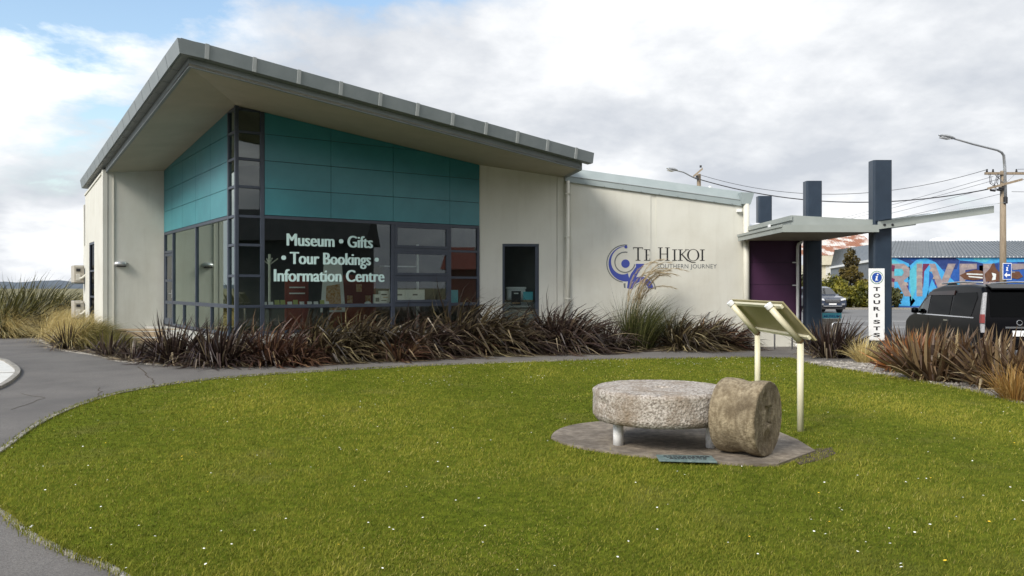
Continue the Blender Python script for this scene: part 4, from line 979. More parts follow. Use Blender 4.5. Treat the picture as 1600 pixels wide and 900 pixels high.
def keep_out(p):                                      # leaves bend along the glass and walls, never through them
    dx, dy = p[0] - CO[0], p[1] - CO[1]; a, b = dx * U[0] + dy * U[1], dx * V[0] + dy * V[1]
    if b > -.08 and a > -.08:
        t = (p[0] - P7[0]) * WD[0] + (p[1] - P7[1]) * WD[1]; q = -(p[0] - P7[0]) * WD[1] + (p[1] - P7[1]) * WD[0]
        if a < 6.4 and b < a: b = -.08
        elif a < 1.2 and b < 7.6: a = -.08
        elif t > 0 and t < 8.8 and q > -.08: return (P7[0] + t * WD[0] + .08 * WD[1], P7[1] + t * WD[1] - .08 * WD[0], p[2])
        return (CO[0] + a * U[0] + b * V[0], CO[1] + a * U[1] + b * V[1], p[2])
    return p
def plant(name, mb, m, px, py, label, cat, group, rz=0., at_=None):
    x, y = at_ if at_ else gp(px, py)
    mb.v = [(p[0] * math.cos(rz) - p[1] * math.sin(rz) + x, p[0] * math.sin(rz) + p[1] * math.cos(rz) + y, p[2]) for p in mb.v]
    if group == GF: mb.v = [keep_out(p) for p in mb.v]
    o = mb.build(name, m, None, label, cat, group, recalc=False)
    return o
GF = 'flax bushes along the museum front'
FLX = [  # px, py of the foot, blades, length, width, base radius, droop, wind, material, label
    (108, 546, 90, .85, .030, .16, .35, .10, FLAXD, 'small dark flax in front of the blond tussocks'),
    (172, 557, 80, .58, .030, .16, .5, .15, FLAXD, 'low dark flax in front of the cream end pillar'),
    (210, 563, 110, .50, .030, .20, .5, .2, FLAXD, 'small brown flax in front of the timber bench'),
    (280, 567, 280, 1.0, .036, .30, .40, .18, FLAXD, 'spiky dark flax before the concrete deck'),
    (352, 570, 330, 1.05, .038, .38, .55, .25, FLAXD, 'reddish black flax below the glazed corner, dry leaves at its foot'),
    (432, 569, 280, 1.05, .040, .36, .8, .35, FLAXR, 'rust tinged flax below the first window letters'),
    (515, 562.5, 400, 1.25, .045, .45, .75, .45, FLAXO, 'broad olive flax mound under the poster stand'),
    (590, 559, 400, 1.38, .045, .45, .8, .5, FLAXO, 'windswept olive flax under the mullion by the lettering'),
    (668, 555.5, 400, 1.42, .045, .45, .75, .5, FLAXD, 'dark flax mound under the opening sashes'),
    (745, 551, 460, 1.85, .048, .48, .55, .45, FLAXO, 'tallest flax at the right end of the glazing'),
    (815, 549.5, 380, 1.48, .045, .45, .7, .5, FLAXD, 'dark flax in front of the dark front door'),
    (888, 549, 440, 1.6, .045, .45, .65, .45, FLAXD, 'rounded dark flax mound at the downpipe'),
    (1078, 546, 380, 1.32, .042, .42, .75, .6, FLAXO, 'windblown olive flax right of the plumed grass'),
    (1128, 545, 280, 1.05, .042, .36, .75, .55, FLAXR, 'red flax at the right end of the front bed'),
    (626, 563, 130, .85, .038, .25, .9, .4, FLAXR, 'low rusty flax at the path under the sashes'),
    (470, 570, 110, .75, .036, .22, 1.1, .4, FLAXR, 'low copper flax at the path edge under the lettering'),
    (760, 553, 130, .85, .040, .30, 1.0, .4, FLAXR, 'low reddish flax at the path before the tallest flax'),
    (960, 548, 130, .95, .036, .28, .8, .4, FLAXD, 'thin dark flax left of the plumed grass'),
]
for i, (px, py, n, L, W, br, dr, wd, m, lb) in enumerate(FLX):
    plant('flax_bush', flax_mb(100 + i, int(n * 1.45), L * 1.12, W * 1.25, br * 1.1, 14, 84, dr * 1.55, (wd * 1.55, 0), .13), m, px, py, lb, 'flax', GF)
GR = 'flax bushes in the gravel bed'
FRX = [
    (1297, 558, 300, 1.02, .034, .32, .45, .12, FLAXD, 'dark purple flax beside the front blue post'),
    (1428, 582, 280, 1.0, .046, .30, .42, .30, FLAXOR, 'bright orange flax behind the gravel edge'),
    (1462, 594, 320, 1.15, .046, .34, .32, .22, FLAXB, 'bronze flax in front of the black van'),
    (1528, 596, 280, 1.15, .046, .34, .35, .22, FLAXB, 'bronze flax between two others under the van tail lamp'),
    (1580, 608, 340, 1.20, .048, .36, .32, .25, FLAXB, 'big bronze flax at the right end of the gravel bed'),
    (1440, 565, 240, 1.05, .042, .34, .35, .25, FLAXB, 'brown flax half hidden behind the orange one'),
    (1660, 622, 280, 1.15, .046, .36, .35, .25, FLAXB, 'bronze flax cut by the photo edge'),
]
for i, (px, py, n, L, W, br, dr, wd, m, lb) in enumerate(FRX):
    plant('flax_bush', flax_mb(200 + i, int(n * 1.1), L * (.84 if i else 1), W * 1.45, br * 1.15, 26, 88, dr * 1.15, (wd * 1.1, 0), .10), m, px, py, lb, 'flax', GR)
GL = 'green flax beyond the tussocks'
for i, (px, y, n, L, m, lb) in enumerate(((4, 27, 800, 1.95, FLAXG, 'yellow green flax at the left edge of the photo'), (58, 33, 950, 2.35, FLAXG, 'large dark green flax clump standing against the sky'), (-34, 33, 400, 2.0, FLAXG, 'green flax cut by the left photo edge'), (108, 41, 240, 1.6, FLAXG, 'low green flax beyond the air conditioners'))):
    plant('flax_bush', flax_mb(300 + i, n, L, .062, .75, 18, 84, .42, (.16, 0), .08), m, 0, 0, lb, 'flax', GL, at_=((px - 800) / FPX * y, y))
# tussocks
def tuss_mb(seed, n, L, wind=.5):
    rg = random.Random(seed); mb = MB()
    for i in range(n):
        a = rg.uniform(0, 2 * math.pi); e = R(rg.uniform(40, 88)); r = .18 * math.sqrt(rg.random())
        blade(mb, (r * math.cos(a), r * math.sin(a), 0), (math.cos(a) * math.cos(e), math.sin(a) * math.cos(e), math.sin(e)), L * rg.uniform(.6, 1.1), .011, 1.7 * rg.uniform(.6, 1.4), (wind * rg.uniform(.6, 1.6), rg.uniform(-.15, .15)), 6,
              min(1, max(0, rg.gauss(.55, .25))), rg.uniform(-.6, .6))
    return mb
GT = 'blond tussock grasses beside the museum end'
TS = [(18, 527, 1.0, 0, 'round blond tussock at the left edge beside the path'), (60, 522, 1.0, 0, 0), (95, 524, 1.05, 0, 0), (80, 513, 1.0, 0, 0), (125, 518, 1.1, 0, 0), (45, 508, 1.0, 0, 0), (112, 507, 1.0, 0, 0), (140, 512, 1.0, 0, 0), (72, 500, 1.0, 0, 0), (100, 497, 1.0, 0, 0),
      (118, 538, 1.05, 0, 0), (148, 531, 1.1, 0, 0), (88, 535, .95, 0, 0), (148, 545, .8, 1, 'yellow green tussock at the foot of the cream pillar'), (125, 545, .75, 0, 0), (20, 512, 1.0, 0, 0), (135, 495, 1.1, 0, 0), (184, 553, .42, 1, 'small green tussock left of the bench'), (3, 515, 1.0, 0, 0), (30, 497, 1.1, 0, 0), (60, 492, 1.2, 0, 0), (125, 486, 1.3, 0, 0), (95, 487, 1.2, 0, 0)]
for i, (px, py, L, g, lb) in enumerate(TS):
    plant('tussock_grass', tuss_mb(400 + i, 1000, L * 1.5, .95), TUSSG if g else TUSS, px, py, lb or 'blond windswept tussock in the mass between path and museum end', 'tussock', GT)
plant('tussock_grass', tuss_mb(450, 420, .62, .35), TUSS, 1352, 567, 'small golden tussock between the dark and orange flax', 'tussock', 'small tussocks in the gravel bed')
plant('tussock_grass', tuss_mb(451, 420, .62, .35), leafmat('orange_tussock', [(0, (.12, .055, .012)), (.5, (.30, .16, .04)), (1, (.48, .32, .12))], trans=.3), 1588, 626, 'small orange tussock at the right photo edge', 'tussock', 'small tussocks in the gravel bed')
# plumed grass
rg = random.Random(77); x, y = gp(1000, 546); toe = empty('toetoe_grass', (x, y, 0), 'tall green plumed grass in front of the wall emblem', 'grass clump')
mb = MB()
for i in range(900):
    a = rg.uniform(0, 2 * math.pi); e = R(rg.uniform(55, 89)); r = .34 * math.sqrt(rg.random())
    blade(mb, (x + r * math.cos(a), y + r * math.sin(a), 0), (math.cos(a) * math.cos(e), math.sin(a) * math.cos(e), math.sin(e)), 1.75 * rg.uniform(.45, 1.05), .013, .7 * rg.uniform(.3, 1.5), (.40 * rg.uniform(.3, 1.6), rg.uniform(-.1, .1)), 7, min(1, max(0, rg.gauss(.42, .24))), rg.uniform(-.8, .8))
mb.build('leaves', TOE, toe, recalc=False, kind='stuff')
for i in range(13):
    a = rg.uniform(0, 2 * math.pi); px_, py_ = x - .22 + .16 * math.cos(a), y + .12 * math.sin(a)
    p = Vector((px_, py_, .2)); d = Vector((rg.uniform(-.06, .22), rg.uniform(-.08, .08), 1)).normalized(); pts = [p.copy()]
    Ls = rg.uniform(2.0, 2.5); low = i in (3,)
    wv = rg.uniform(.25, .5) * (1.8 if low else 1)
    for k in range(14):
        t_ = k / 13; d = (d + Vector((wv * t_ * t_ * .62, 0, -.34 * t_ ** 3))).normalized(); p = p + d * Ls / 13; pts.append(p.copy())
    st_ = MB().tube([tuple(q_) for q_ in pts], [.005] * 8 + [.004] * 7, 5).build('plume_stalk', PLUME if False else MATS['straw_plume'], toe)
    st_.data.attributes.new('col', 'FLOAT', 'POINT').data.foreach_set('value', [.3] * len(st_.data.vertices))
    mb = MB()
    for k in range(6, 14):
        for q in range(24):
            t_ = rg.random(); b = pts[k].lerp(pts[k + 1], t_); dd = (pts[k + 1] - pts[k]).normalized() + Vector((rg.uniform(-.25, .35), rg.uniform(-.35, .35), rg.uniform(-.45, .2)))
            blade(mb, b, dd, rg.uniform(.08, .19), .008, 1.5, (.5, 0), 3, rg.random(), rg.uniform(-1, 1))
    mb.build('plume', PLUME, toe, recalc=False)

# lawn grass, one mass
def inside(px, py, poly):
    c = np.zeros(px.shape, bool); n = len(poly)
    for i in range(n):
        x0, y0 = poly[i]; x1, y1 = poly[(i + 1) % n]
        if y0 == y1: continue
        k = ((y0 > py) != (y1 > py)) & (px < (x1 - x0) * (py - y0) / (y1 - y0) + x0); c ^= k
    return c
def lowf(x, y, seed, s):
    r_ = np.random.RandomState(seed); v = np.zeros_like(x)
    for k in range(7):
        a = r_.uniform(0, 6.28); f = s * r_.uniform(.5, 2.2); v += np.sin((x * np.cos(a) + y * np.sin(a)) * f + r_.uniform(0, 6.28))
    return v / 7 * 1.9
rs = np.random.RandomState(5)
N = 640000
d_ = 3.0 * (18.5 / 3.0) ** rs.rand(N); ang = (rs.rand(N) - .5) * 2 * R(44)
X, Y = d_ * np.tan(ang), d_
PC = np.mean(PAD, axis=0); wob = 1.0 / (.94 + .025 * lowf(X, Y, 12, 9.0))
ok = inside(X, Y, LAWN_P) & ~inside(PC[0] + (X - PC[0]) * wob, PC[1] + (Y - PC[1]) * wob, PAD)
X, Y = X[ok], Y[ok]
ne = 9000; ep = np.array(LAWN_FAR[6:] + LAWN_RIGHT[1:28] + LAWN_NEAR); ek = rs.randint(0, len(ep) - 1, ne); et = rs.rand(ne)[:, None]   # longer fringe along the edges
EP = ep[ek] + (ep[ek + 1] - ep[ek]) * et + rs.randn(ne, 2) * .028; gap = np.hypot(*(ep[ek + 1] - ep[ek]).T) < 3; EP = EP[gap]
X, Y = np.concatenate([X, EP[:, 0]]), np.concatenate([Y, EP[:, 1]]); n = len(X); edge = np.arange(n) >= n - len(EP)
patch = lowf(X, Y, 3, 1.4); fine = lowf(X, Y, 4, 6.5)
H = (.019 + .017 * rs.rand(n)) * (1 + .22 * patch + .25 * fine * rs.rand(n)); H = np.clip(H, .011, .07); H[edge] = .02 + .045 * rs.rand(edge.sum())
tall = rs.rand(n) < .004; H[tall] *= 2.0
Wd = (.0032 + .0016 * rs.rand(n)) * np.clip(Y / 6.0, 1, 2.6)
th = rs.rand(n) * 6.283; ld = rs.rand(n) * 6.283; le = .25 + .75 * rs.rand(n)
lx, ly = np.cos(ld) * le * H + .25 * H, np.sin(ld) * le * H
cx_, cy_ = np.cos(th) * Wd / 2, np.sin(th) * Wd / 2
z0 = .008
P = np.empty((n, 5, 3))
P[:, 0] = np.stack([X - cx_, Y - cy_, np.full(n, z0)], 1); P[:, 1] = np.stack([X + cx_, Y + cy_, np.full(n, z0)], 1)
P[:, 2] = np.stack([X + .35 * lx + cx_ * .8, Y + .35 * ly + cy_ * .8, z0 + .62 * H], 1); P[:, 3] = np.stack([X + .35 * lx - cx_ * .8, Y + .35 * ly - cy_ * .8, z0 + .62 * H], 1)
P[:, 4] = np.stack([X + lx, Y + ly, z0 + H * (1.08 - .35 * le)], 1)
colv = np.clip(.42 + .24 * patch + .12 * fine + .08 * lowf(X, Y, 9, .5) + .19 * rs.randn(n), 0, .93); dead = rs.rand(n) < (.04 + .16 * np.clip(lowf(X, Y, 21, 2.4) - .25, 0, 1)); colv[dead] = .9 + .1 * rs.rand(dead.sum())
me = bpy.data.meshes.new('lawn_grass')
me.vertices.add(n * 5); me.vertices.foreach_set('co', P.reshape(-1))
me.loops.add(n * 7); me.polygons.add(n * 2)
b5 = np.arange(n) * 5
lv = np.stack([b5, b5 + 1, b5 + 2, b5 + 3, b5 + 3, b5 + 2, b5 + 4], 1).reshape(-1)
me.loops.foreach_set('vertex_index', lv)
ls = np.stack([np.arange(n) * 7, np.arange(n) * 7 + 4], 1).reshape(-1); me.polygons.foreach_set('loop_start', ls)
me.update(calc_edges=True)
me.attributes.new('col', 'FLOAT', 'POINT').data.foreach_set('value', np.repeat(colv, 5))
me.materials.append(GRASSM)
g = bpy.data.objects.new('lawn_grass', me); COL.objects.link(g); g['kind'] = 'stuff'
# daisies and buttercups
def flowers(name, m, n, seed, r0, zmin, far):
    r_ = random.Random(seed); mb = MB(); k = 0
    while k < n:
        if r_.random() < far: px, py = r_.uniform(150, 1230), 560 + abs(r_.gauss(0, 9)) + (30 if r_.random() < .2 else 0)
        else: px, py = r_.uniform(0, 1600), r_.uniform(565, 900)
        X_, Y_ = gp(px, py)
        if not inside(np.array([X_]), np.array([Y_]), LAWN_P)[0] or inside(np.array([X_]), np.array([Y_]), PAD)[0]: continue
        k += 1; z = r_.uniform(zmin, zmin + .02); r = r0 * r_.uniform(.8, 1.2); o = len(mb.v); tx, ty = r_.uniform(-.3, .3), r_.uniform(-.3, .3)
        mb.v.append((X_, Y_, z + .003))
        for j in range(7): a = 6.2832 * j / 7; mb.v.append((X_ + r * math.cos(a), Y_ + r * math.sin(a), z + tx * r * math.cos(a) + ty * r * math.sin(a)))
        for j in range(7): mb.f.append((o, o + 1 + j, o + 1 + (j + 1) % 7))
    mb.build(name, m, kind='stuff', recalc=False)
flowers('daisies', PETAL, 340, 3, .0075, .028, .78); flowers('buttercups', BUTTER, 26, 4, .008, .036, .1)
# pebbles of the gravel strip
r_ = random.Random(8); mb = MB(); GB = LAWN_RIGHT + [(9.4, 2.6), (9.4, 17.2), (6.35, 17.8)]
k = 0
while k < 5200:
    X_, Y_ = r_.uniform(6.2, 9.0), r_.uniform(9, 17.6)
    if not inside(np.array([X_]), np.array([Y_]), GB)[0]: continue
    k += 1; s = r_.uniform(.012, .03); z = .012; a = r_.random() * 3; c, s_ = math.cos(a) * s, math.sin(a) * s
    mb.add([(X_ + c, Y_ + s_, z), (X_ - s_, Y_ + c, z), (X_ - c, Y_ - s_, z), (X_ + s_, Y_ - c, z), (X_, Y_, z + s * .7)], [(0, 1, 4), (1, 2, 4), (2, 3, 4), (3, 0, 4)])
mb.build('gravel', PEBBLE, kind='stuff', recalc=False)
# leaf litter and pale stones along the front bed
mb = MB()
for k in range(900):
    i = r_.randrange(20, len(BED_EDGE) - 1); p = BED_EDGE[i]; q = BED_EDGE[i + 1]; t_ = r_.random()
    X_, Y_ = p[0] + (q[0] - p[0]) * t_, p[1] + (q[1] - p[1]) * t_ + abs(r_.gauss(0, .25)) - .05
    blade(mb, (X_, Y_, .03), (r_.uniform(-1, 1), r_.uniform(-.4, .4), .1), r_.uniform(.12, .35), .02, .3, (.1, 0), 3, r_.uniform(.5, 1), r_.uniform(-1, 1))
mb.build('leaf_litter', FLAXD, kind='stuff', recalc=False)

# ------------------------------------------------------------------ vehicles
def car(root, loc, heading, prof, belt, W0, W1, zt, paint, segs=3):
    """prof: closed side outline (x forward, z up); W0 half width below the belt, W1 at the roof"""
    h = Vector(heading).normalized(); lft = Vector((-h.y, h.x))
    fr = FR(loc[:2], (h.x, h.y), (lft.x, lft.y)); z00 = loc[2]
    hw = lambda z: W0 if z <= belt else W0 + (W1 - W0) * (z - belt) / (zt - belt)
    def side(x, z, s, d=0.): return fr(x, s * (hw(z) + d), z + z00)
    lo = clip(prof, lambda p: belt - p[1]); hi = clip(prof, lambda p: p[1] - belt)
    mb = MB()
    for poly in (lo, hi):
        for s in (1, -1): mb.add([side(*p, s) for p in poly], [tuple(range(len(poly)))])
    P2 = []
    for i, p in enumerate(prof):
        q = prof[(i + 1) % len(prof)]; P2.append(p)
        if (p[1] - belt) * (q[1] - belt) < 0: t = (belt - p[1]) / (q[1] - p[1]); P2.append((p[0] + (q[0] - p[0]) * t, belt))
    for i, p in enumerate(P2):
        q = P2[(i + 1) % len(P2)]; mb.add([side(*p, 1), side(*q, 1), side(*q, -1), side(*p, -1)], [(0, 1, 2, 3)])
    me_ob = mb.build('body', paint, root, recalc=False)
    bm = bmesh.new(); bm.from_mesh(me_ob.data); bmesh.ops.remove_doubles(bm, verts=bm.verts, dist=.002); bmesh.ops.recalc_face_normals(bm, faces=bm.faces); bm.to_mesh(me_ob.data); bm.free()
    me_ob.data.polygons.foreach_set('use_smooth', [True] * len(me_ob.data.polygons))
    b = me_ob.modifiers.new('edge', 'BEVEL'); b.width = .07; b.segments = segs; b.limit_method = 'ANGLE'; b.angle_limit = R(22); b.harden_normals = True
    return fr, side, hw, z00, me_ob
def side_piece(side, poly, s, name, m, parent, d0=-.03, d1=.006):
    mb = MB(); mb.prism(poly, lambda x, z: side(x, z, s, d0), lambda x, z: side(x, z, s, d1)); return mb.build(name, m, parent)
def wheel(fr, x, y, z00, r, w, root, s):
    c0 = Vector(fr(x, y - w / 2 * s, z00 + r)); c1 = Vector(fr(x, y + w / 2 * s, z00 + r)); axv = (c1 - c0).normalized()
    wh = MB().lathe([(r * .62, 0), (r * .93, 0), (r, .03), (r, w - .03), (r * .93, w), (r * .62, w)], 24, c0, axv).build('wheel', RUBBER, root, smooth=False)
    mb = MB(); mb.lathe([(r * .6, w - .02), (r * .58, w - .005), (r * .15, w + .012), (.01, w + .012)], 20, c0, axv); mb.build('rim', CHROME, wh)
# black people mover, tail toward the camera
van = empty('black_van', (10.72, 18.5, -.12), 'black van parked tail-on behind bronze flax', 'van')
vp = [(.04, .30), (.0, .62), (.03, 1.02), (.16, 1.62), (.30, 1.76), (.9, 1.81), (2.4, 1.80), (3.05, 1.70), (3.45, 1.47), (3.86, 1.10), (4.30, .98), (4.56, .84), (4.62, .6), (4.58, .28)]
fr, side, hw, z00, vb = car(van, (11.56, 18.42, -.12), (.10, .995), vp, 1.02, .85, .70, 1.8, CARBLACK)
vw = [('front_window', [(3.02, 1.06), (3.62, 1.06), (3.42, 1.32), (3.10, 1.52), (3.02, 1.54)], GLASSG), ('slide_window', [(1.72, 1.06), (2.95, 1.06), (2.95, 1.56), (1.72, 1.60)], GLASSD), ('rear_window', [(.55, 1.06), (1.62, 1.06), (1.62, 1.60), (.48, 1.62), (.40, 1.5)], GLASSD)]
for s in (1, -1):
    for nm, poly, gm in vw:
        w_ = side_piece(side, poly, s, nm, CARBLACK if False else DARKPL, van, d0=-.04, d1=.003)
        side_piece(side, poly, s, 'pane', gm, w_, d0=.004, d1=.009)
    side_piece(side, [(1.60, 1.55), (3.15, 1.53), (3.1, 1.62), (1.60, 1.66)], s, 'wind_deflector', mat('smoked_deflector', (.05, .025, .022), rough=.3) if 'smoked_deflector' not in MATS else MATS['smoked_deflector'], van, d0=.006, d1=.03)
    side_piece(side, [(.40, 1.015), (3.7, 1.015), (3.7, 1.04), (.40, 1.04)], s, 'belt_trim', CHROME, van, d0=-.01, d1=.010)
    side_piece(side, [(1.64, .35), (1.665, .35), (1.665, 1.0), (1.64, 1.0)], s, 'door_gap', DARKPL, van, d0=-.01, d1=.002)
    side_piece(side, [(2.97, .35), (2.99, .35), (2.99, 1.0), (2.97, 1.0)], s, 'door_gap', DARKPL, van, d0=-.01, d1=.002)
    side_piece(side, [(1.75, .90), (1.98, .90), (1.98, .935), (1.75, .935)], s, 'door_handle', CHROME, van, d0=-.0, d1=.03)
    tl = MB()
    tl.prism([(-.005, .70), (.06, .70), (.075, .80), (.11, 1.05), (.20, 1.60), (.135, 1.62), (.02, 1.05)], lambda x, z: side(x - .012, z, s, -.06), lambda x, z: side(x - .012, z, s, .014)); tlo = tl.build('tail_lamp', mat('smoked_lamp_grey', (.30, .30, .31), (.42, .42, .43), scale=30, rough=.2) if 'smoked_lamp_grey' not in MATS else MATS['smoked_lamp_grey'], van, bevel=.01)
    side_piece(side, [(.0, .92), (.07, .92), (.10, 1.12), (.03, 1.12)], s, 'red_lens', LAMPR, tlo, d0=.014, d1=.024)
    MB().prism([(-.03, .92), (-.016, .92), (.022, 1.12), (.008, 1.12)], lambda x, z: side(x, z, s, -.05), lambda x, z: side(x, z, s, .022)).build('red_lens', LAMPR, tlo)
    mr = MB(); c = Vector(side(3.62, 1.12, s, .12)); mr.lathe([(.02, -.08), (.085, -.06), (.09, .05), (.03, .08)], 12, c, (0, 0, 1)); mr.tube([side(3.62, 1.08, s, 0), tuple(c)], .02, 6); mr.build('mirror', CARBLACK, van, smooth=True)
    MB().tube([fr(.5, s * .60, z00 + 1.845), fr(1.6, s * .61, z00 + 1.865), fr(2.7, s * .60, z00 + 1.835)], .022, 8).build('roof_rail', ALUS, van, smooth=True)
    for xw in (.78, 3.72): wheel(fr, xw, s * .76, z00, .32, .21, van, s)
def rearp(y, z, d):                                  # on the sloping tail, d outward
    x = .03 + (z - 1.02) / .60 * .13 if z > 1.02 else (z - .62) / .40 * .03
    return fr(x - d, y, z + z00)
mb = MB(); mb.prism([(-.62, 1.08), (.62, 1.08), (.60, 1.60), (-.60, 1.60)], lambda y, z: rearp(y, z, -.02), lambda y, z: rearp(y, z, .004)); rw_ = mb.build('rear_glass', DARKPL, van)
mb = MB(); mb.prism([(-.64, 1.06), (.64, 1.06), (.62, 1.62), (-.62, 1.62)], lambda y, z: rearp(y, z, .005), lambda y, z: rearp(y, z, .01)); mb.build('pane', GLASSD, rw_)
MB().hexa([fr(.03, -.62, z00 + 1.68), fr(.34, -.62, z00 + 1.77), fr(.34, .62, z00 + 1.77), fr(.03, .62, z00 + 1.68), fr(.03, -.62, z00 + 1.72), fr(.34, -.62, z00 + 1.815), fr(.34, .62, z00 + 1.815), fr(.03, .62, z00 + 1.72)]).build('spoiler', CARBLACK, van, bevel=.01)
mb = MB(); mb.tube([rearp(.03 + .062 * math.cos(a_), .93 + .055 * math.sin(a_), .012) for a_ in [k * 2 * math.pi / 20 for k in range(21)]], .009, 6); mb.box(-.045, .105, 0, .01, .921, .939, FR(fr(-.03, 0, 0)[:2], (-fr.b[0], -fr.b[1]), fr.a)) if False else None
mb.build('badge', CHROME, van)
mb = MB(); mb.prism([(-.34, .80), (.34, .80), (.34, .84), (-.34, .84)], lambda y, z: rearp(y, z, .0), lambda y, z: rearp(y, z, .02)); mb.build('tail_trim', CHROME, van)
mb = MB(); mb.prism([(-.19, .62), (.19, .62), (.19, .75), (-.19, .75)], lambda y, z: rearp(y, z, .0), lambda y, z: rearp(y, z, .014)); mb.build('number_plate', WHITE, van)
MB().box(-.03, .12, -.86, .86, z00 + .36, z00 + .60, fr).build('bumper', CARBLACK, van, bevel=.04)
# dark blue four-wheel drive facing the camera
suv = empty('blue_suv', (22.3, 55, -.12), 'dark blue four-wheel drive coming along the road', 'car')
sp = [(.02, .45), (.0, .8), (.06, 1.15), (.30, 1.68), (.6, 1.80), (1.9, 1.83), (2.55, 1.74), (3.30, 1.22), (4.40, 1.08), (4.66, .92), (4.70, .55), (4.55, .36)]
fr, side, hw, z00, sb = car(suv, (21.6, 59.6, -.12), (.02, -1), sp, 1.14, .95, .72, 1.83, CARBLUE)
def slopep(x0, z0, x1, z1):
    def f(y, t, d): x = x0 + (x1 - x0) * t; z = z0 + (z1 - z0) * t; L_ = math.hypot(x1 - x0, z1 - z0); return fr(x + d * abs(z1 - z0) / L_, y, z + z00 + d * abs(x1 - x0) / L_)
    return f
wsf = slopep(3.22, 1.28, 2.60, 1.71)
mb = MB(); mb.prism([(-.80, 0), (.80, 0), (.64, 1), (-.64, 1)], lambda y, t: wsf(y, t, -.01), lambda y, t: wsf(y, t, .006)); wsc = mb.build('windscreen', DARKPL, suv)
mb = MB(); mb.prism([(-.80, 0), (.80, 0), (.64, 1), (-.64, 1)], lambda y, t: wsf(y, t, .008), lambda y, t: wsf(y, t, .014)); mb.build('pane', glassmat('windscreen_glass', (.3, .34, .36), refl=2.2), wsc)
front = lambda y, z, d: fr(4.675 + d + (.03 if z < .9 else -.12 * (z - .9)), y, z + z00)
def fpiece(poly, name, m, d0=-.03, d1=.02): mb = MB(); mb.prism(poly, lambda y, z: front(y, z, d0), lambda y, z: front(y, z, d1)); return mb.build(name, m, suv)
fpiece([(-.50, .70), (.50, .70), (.52, .96), (-.52, .96)], 'grille', DARKPL)
for z in (.77, .84, .91): fpiece([(-.49, z), (.49, z), (.49, z + .025), (-.49, z + .025)], 'grille_bar', CHROME, .02, .03)
for s in (1, -1):
    fpiece([(s * .56, .86), (s * .90, .92), (s * .90, 1.04), (s * .58, .99)], 'headlight', LAMPW, -.12, .03)
    fpiece([(s * .60, .56), (s * .82, .56), (s * .84, .68), (s * .62, .68)], 'fog_lamp', CHROME)
    for nm, poly in (('side_window', [(.55, 1.2), (1.6, 1.2), (1.6, 1.66), (.72, 1.66)]), ('side_window', [(1.68, 1.2), (3.05, 1.2), (2.55, 1.62), (1.68, 1.66)])): side_piece(side, poly, s, nm, GLASSD, suv, d0=-.03, d1=.006)
    mr = MB(); c = Vector(side(3.0, 1.22, s, .12)); mr.lathe([(.03, -.08), (.1, -.05), (.1, .06), (.03, .09)], 10, c, (0, 0, 1)); mr.build('mirror', CARBLUE, suv, smooth=True)
    for xw in (.92, 3.78): wheel(fr, xw, s * .84, z00, .37, .25, suv, s)
fpiece([(-.62, .46), (.62, .46), (.66, .53), (-.66, .53)], 'skid_plate', CHROME)
fpiece([(-.25, .58), (.25, .58), (.25, .68), (-.25, .68)], 'number_plate', WHITE, -.02, .03)
MB().box(4.2, 4.62, -.9, .9, z00 + .28, z00 + .46, fr).build('undertray', DARKPL, suv)

# ------------------------------------------------------------------ poles, wires, road sign
PX, PY = 24.2, 40.0
ph = empty('power_pole', (PX, PY, -.12), 'grey timber power pole with crossarms and a curved street lamp', 'power pole')
zt_ = EYE + (450 - 267) / FPX * PY
MB().tube([(PX, PY, -.12), (PX, PY, zt_)], [.165, .125], 14).build('pole', WOODP, ph, smooth=True)
MB().box(PX - .95, PX + 2.2, PY - .16, PY - .05, zt_ - .20, zt_ - .08).build('crossarm', WOODP, ph)
ca = FR((PX, PY - .2), (.86, -.5), (.5, .86)); MB().add([(PX - .85, PY - .22, zt_ - .95), (PX + .75, PY - .35, zt_ - .52), (PX + .75, PY - .25, zt_ - .52), (PX - .85, PY - .12, zt_ - .95), (PX - .85, PY - .22, zt_ - .84), (PX + .75, PY - .35, zt_ - .41), (PX + .75, PY - .25, zt_ - .41), (PX - .85, PY - .12, zt_ - .84)], [(3, 2, 1, 0), (4, 5, 6, 7), (0, 1, 5, 4), (1, 2, 6, 5), (2, 3, 7, 6), (3, 0, 4, 7)]).build('crossarm', WOODP, ph)
for s in (-1, 1): MB().tube([(PX, PY - .14, zt_ - .65), (PX + s * .5, PY - .14, zt_ - .18)], .02, 6).build('brace', STEEL, ph)
for dx in (-.85, -.55, .6, 1.1, 1.7): MB().lathe([(.02, 0), (.05, .02), (.05, .07), (.03, .10), (.045, .13), (.01, .16)], 10, (PX + dx, PY - .1, zt_ - .08)).build('insulator', DARKPL, ph)
for dx, dz in ((-.62, -1.0), (-.3, -.98), (-.2, -.9)): MB().tube([(PX + dx - .12, PY - .2, zt_ + dz + .03), (PX + dx + .12, PY - .2, zt_ + dz)], .055, 8).build('fuse_holder', DARKPL, ph)
mb = MB(); rg = random.Random(4)
for k in range(7):
    x0, z0_ = PX - rg.uniform(.2, .9), zt_ - rg.uniform(.15, .3); x1, z1_ = PX - rg.uniform(.1, .6), zt_ - rg.uniform(.75, 1.0)
    mb.tube([(x0, PY - .2, z0_), ((x0 + x1) / 2 - .15, PY - .25, (z0_ + z1_) / 2 - .12), (x1, PY - .2, z1_)], .012, 4)
mb.build('jumper_cable', DARKPL, ph)
at3 = lambda px, py, y: ((px - 800) / FPX * y, y, EYE + (450 - py) / FPX * y)
lampp = [at3(1571, 312, PY - .15), at3(1570, 262, PY - .15), at3(1568.5, 243, PY - .2), at3(1565, 238, PY - .3), at3(1558, 234.5, PY - .5), at3(1520, 225, PY - 1.2), at3(1489, 216, PY - 1.8)]
MB().tube(lampp, [.075, .07, .065, .06, .055, .05, .045], 10).build('lamp_arm', STEEL, ph, smooth=True)
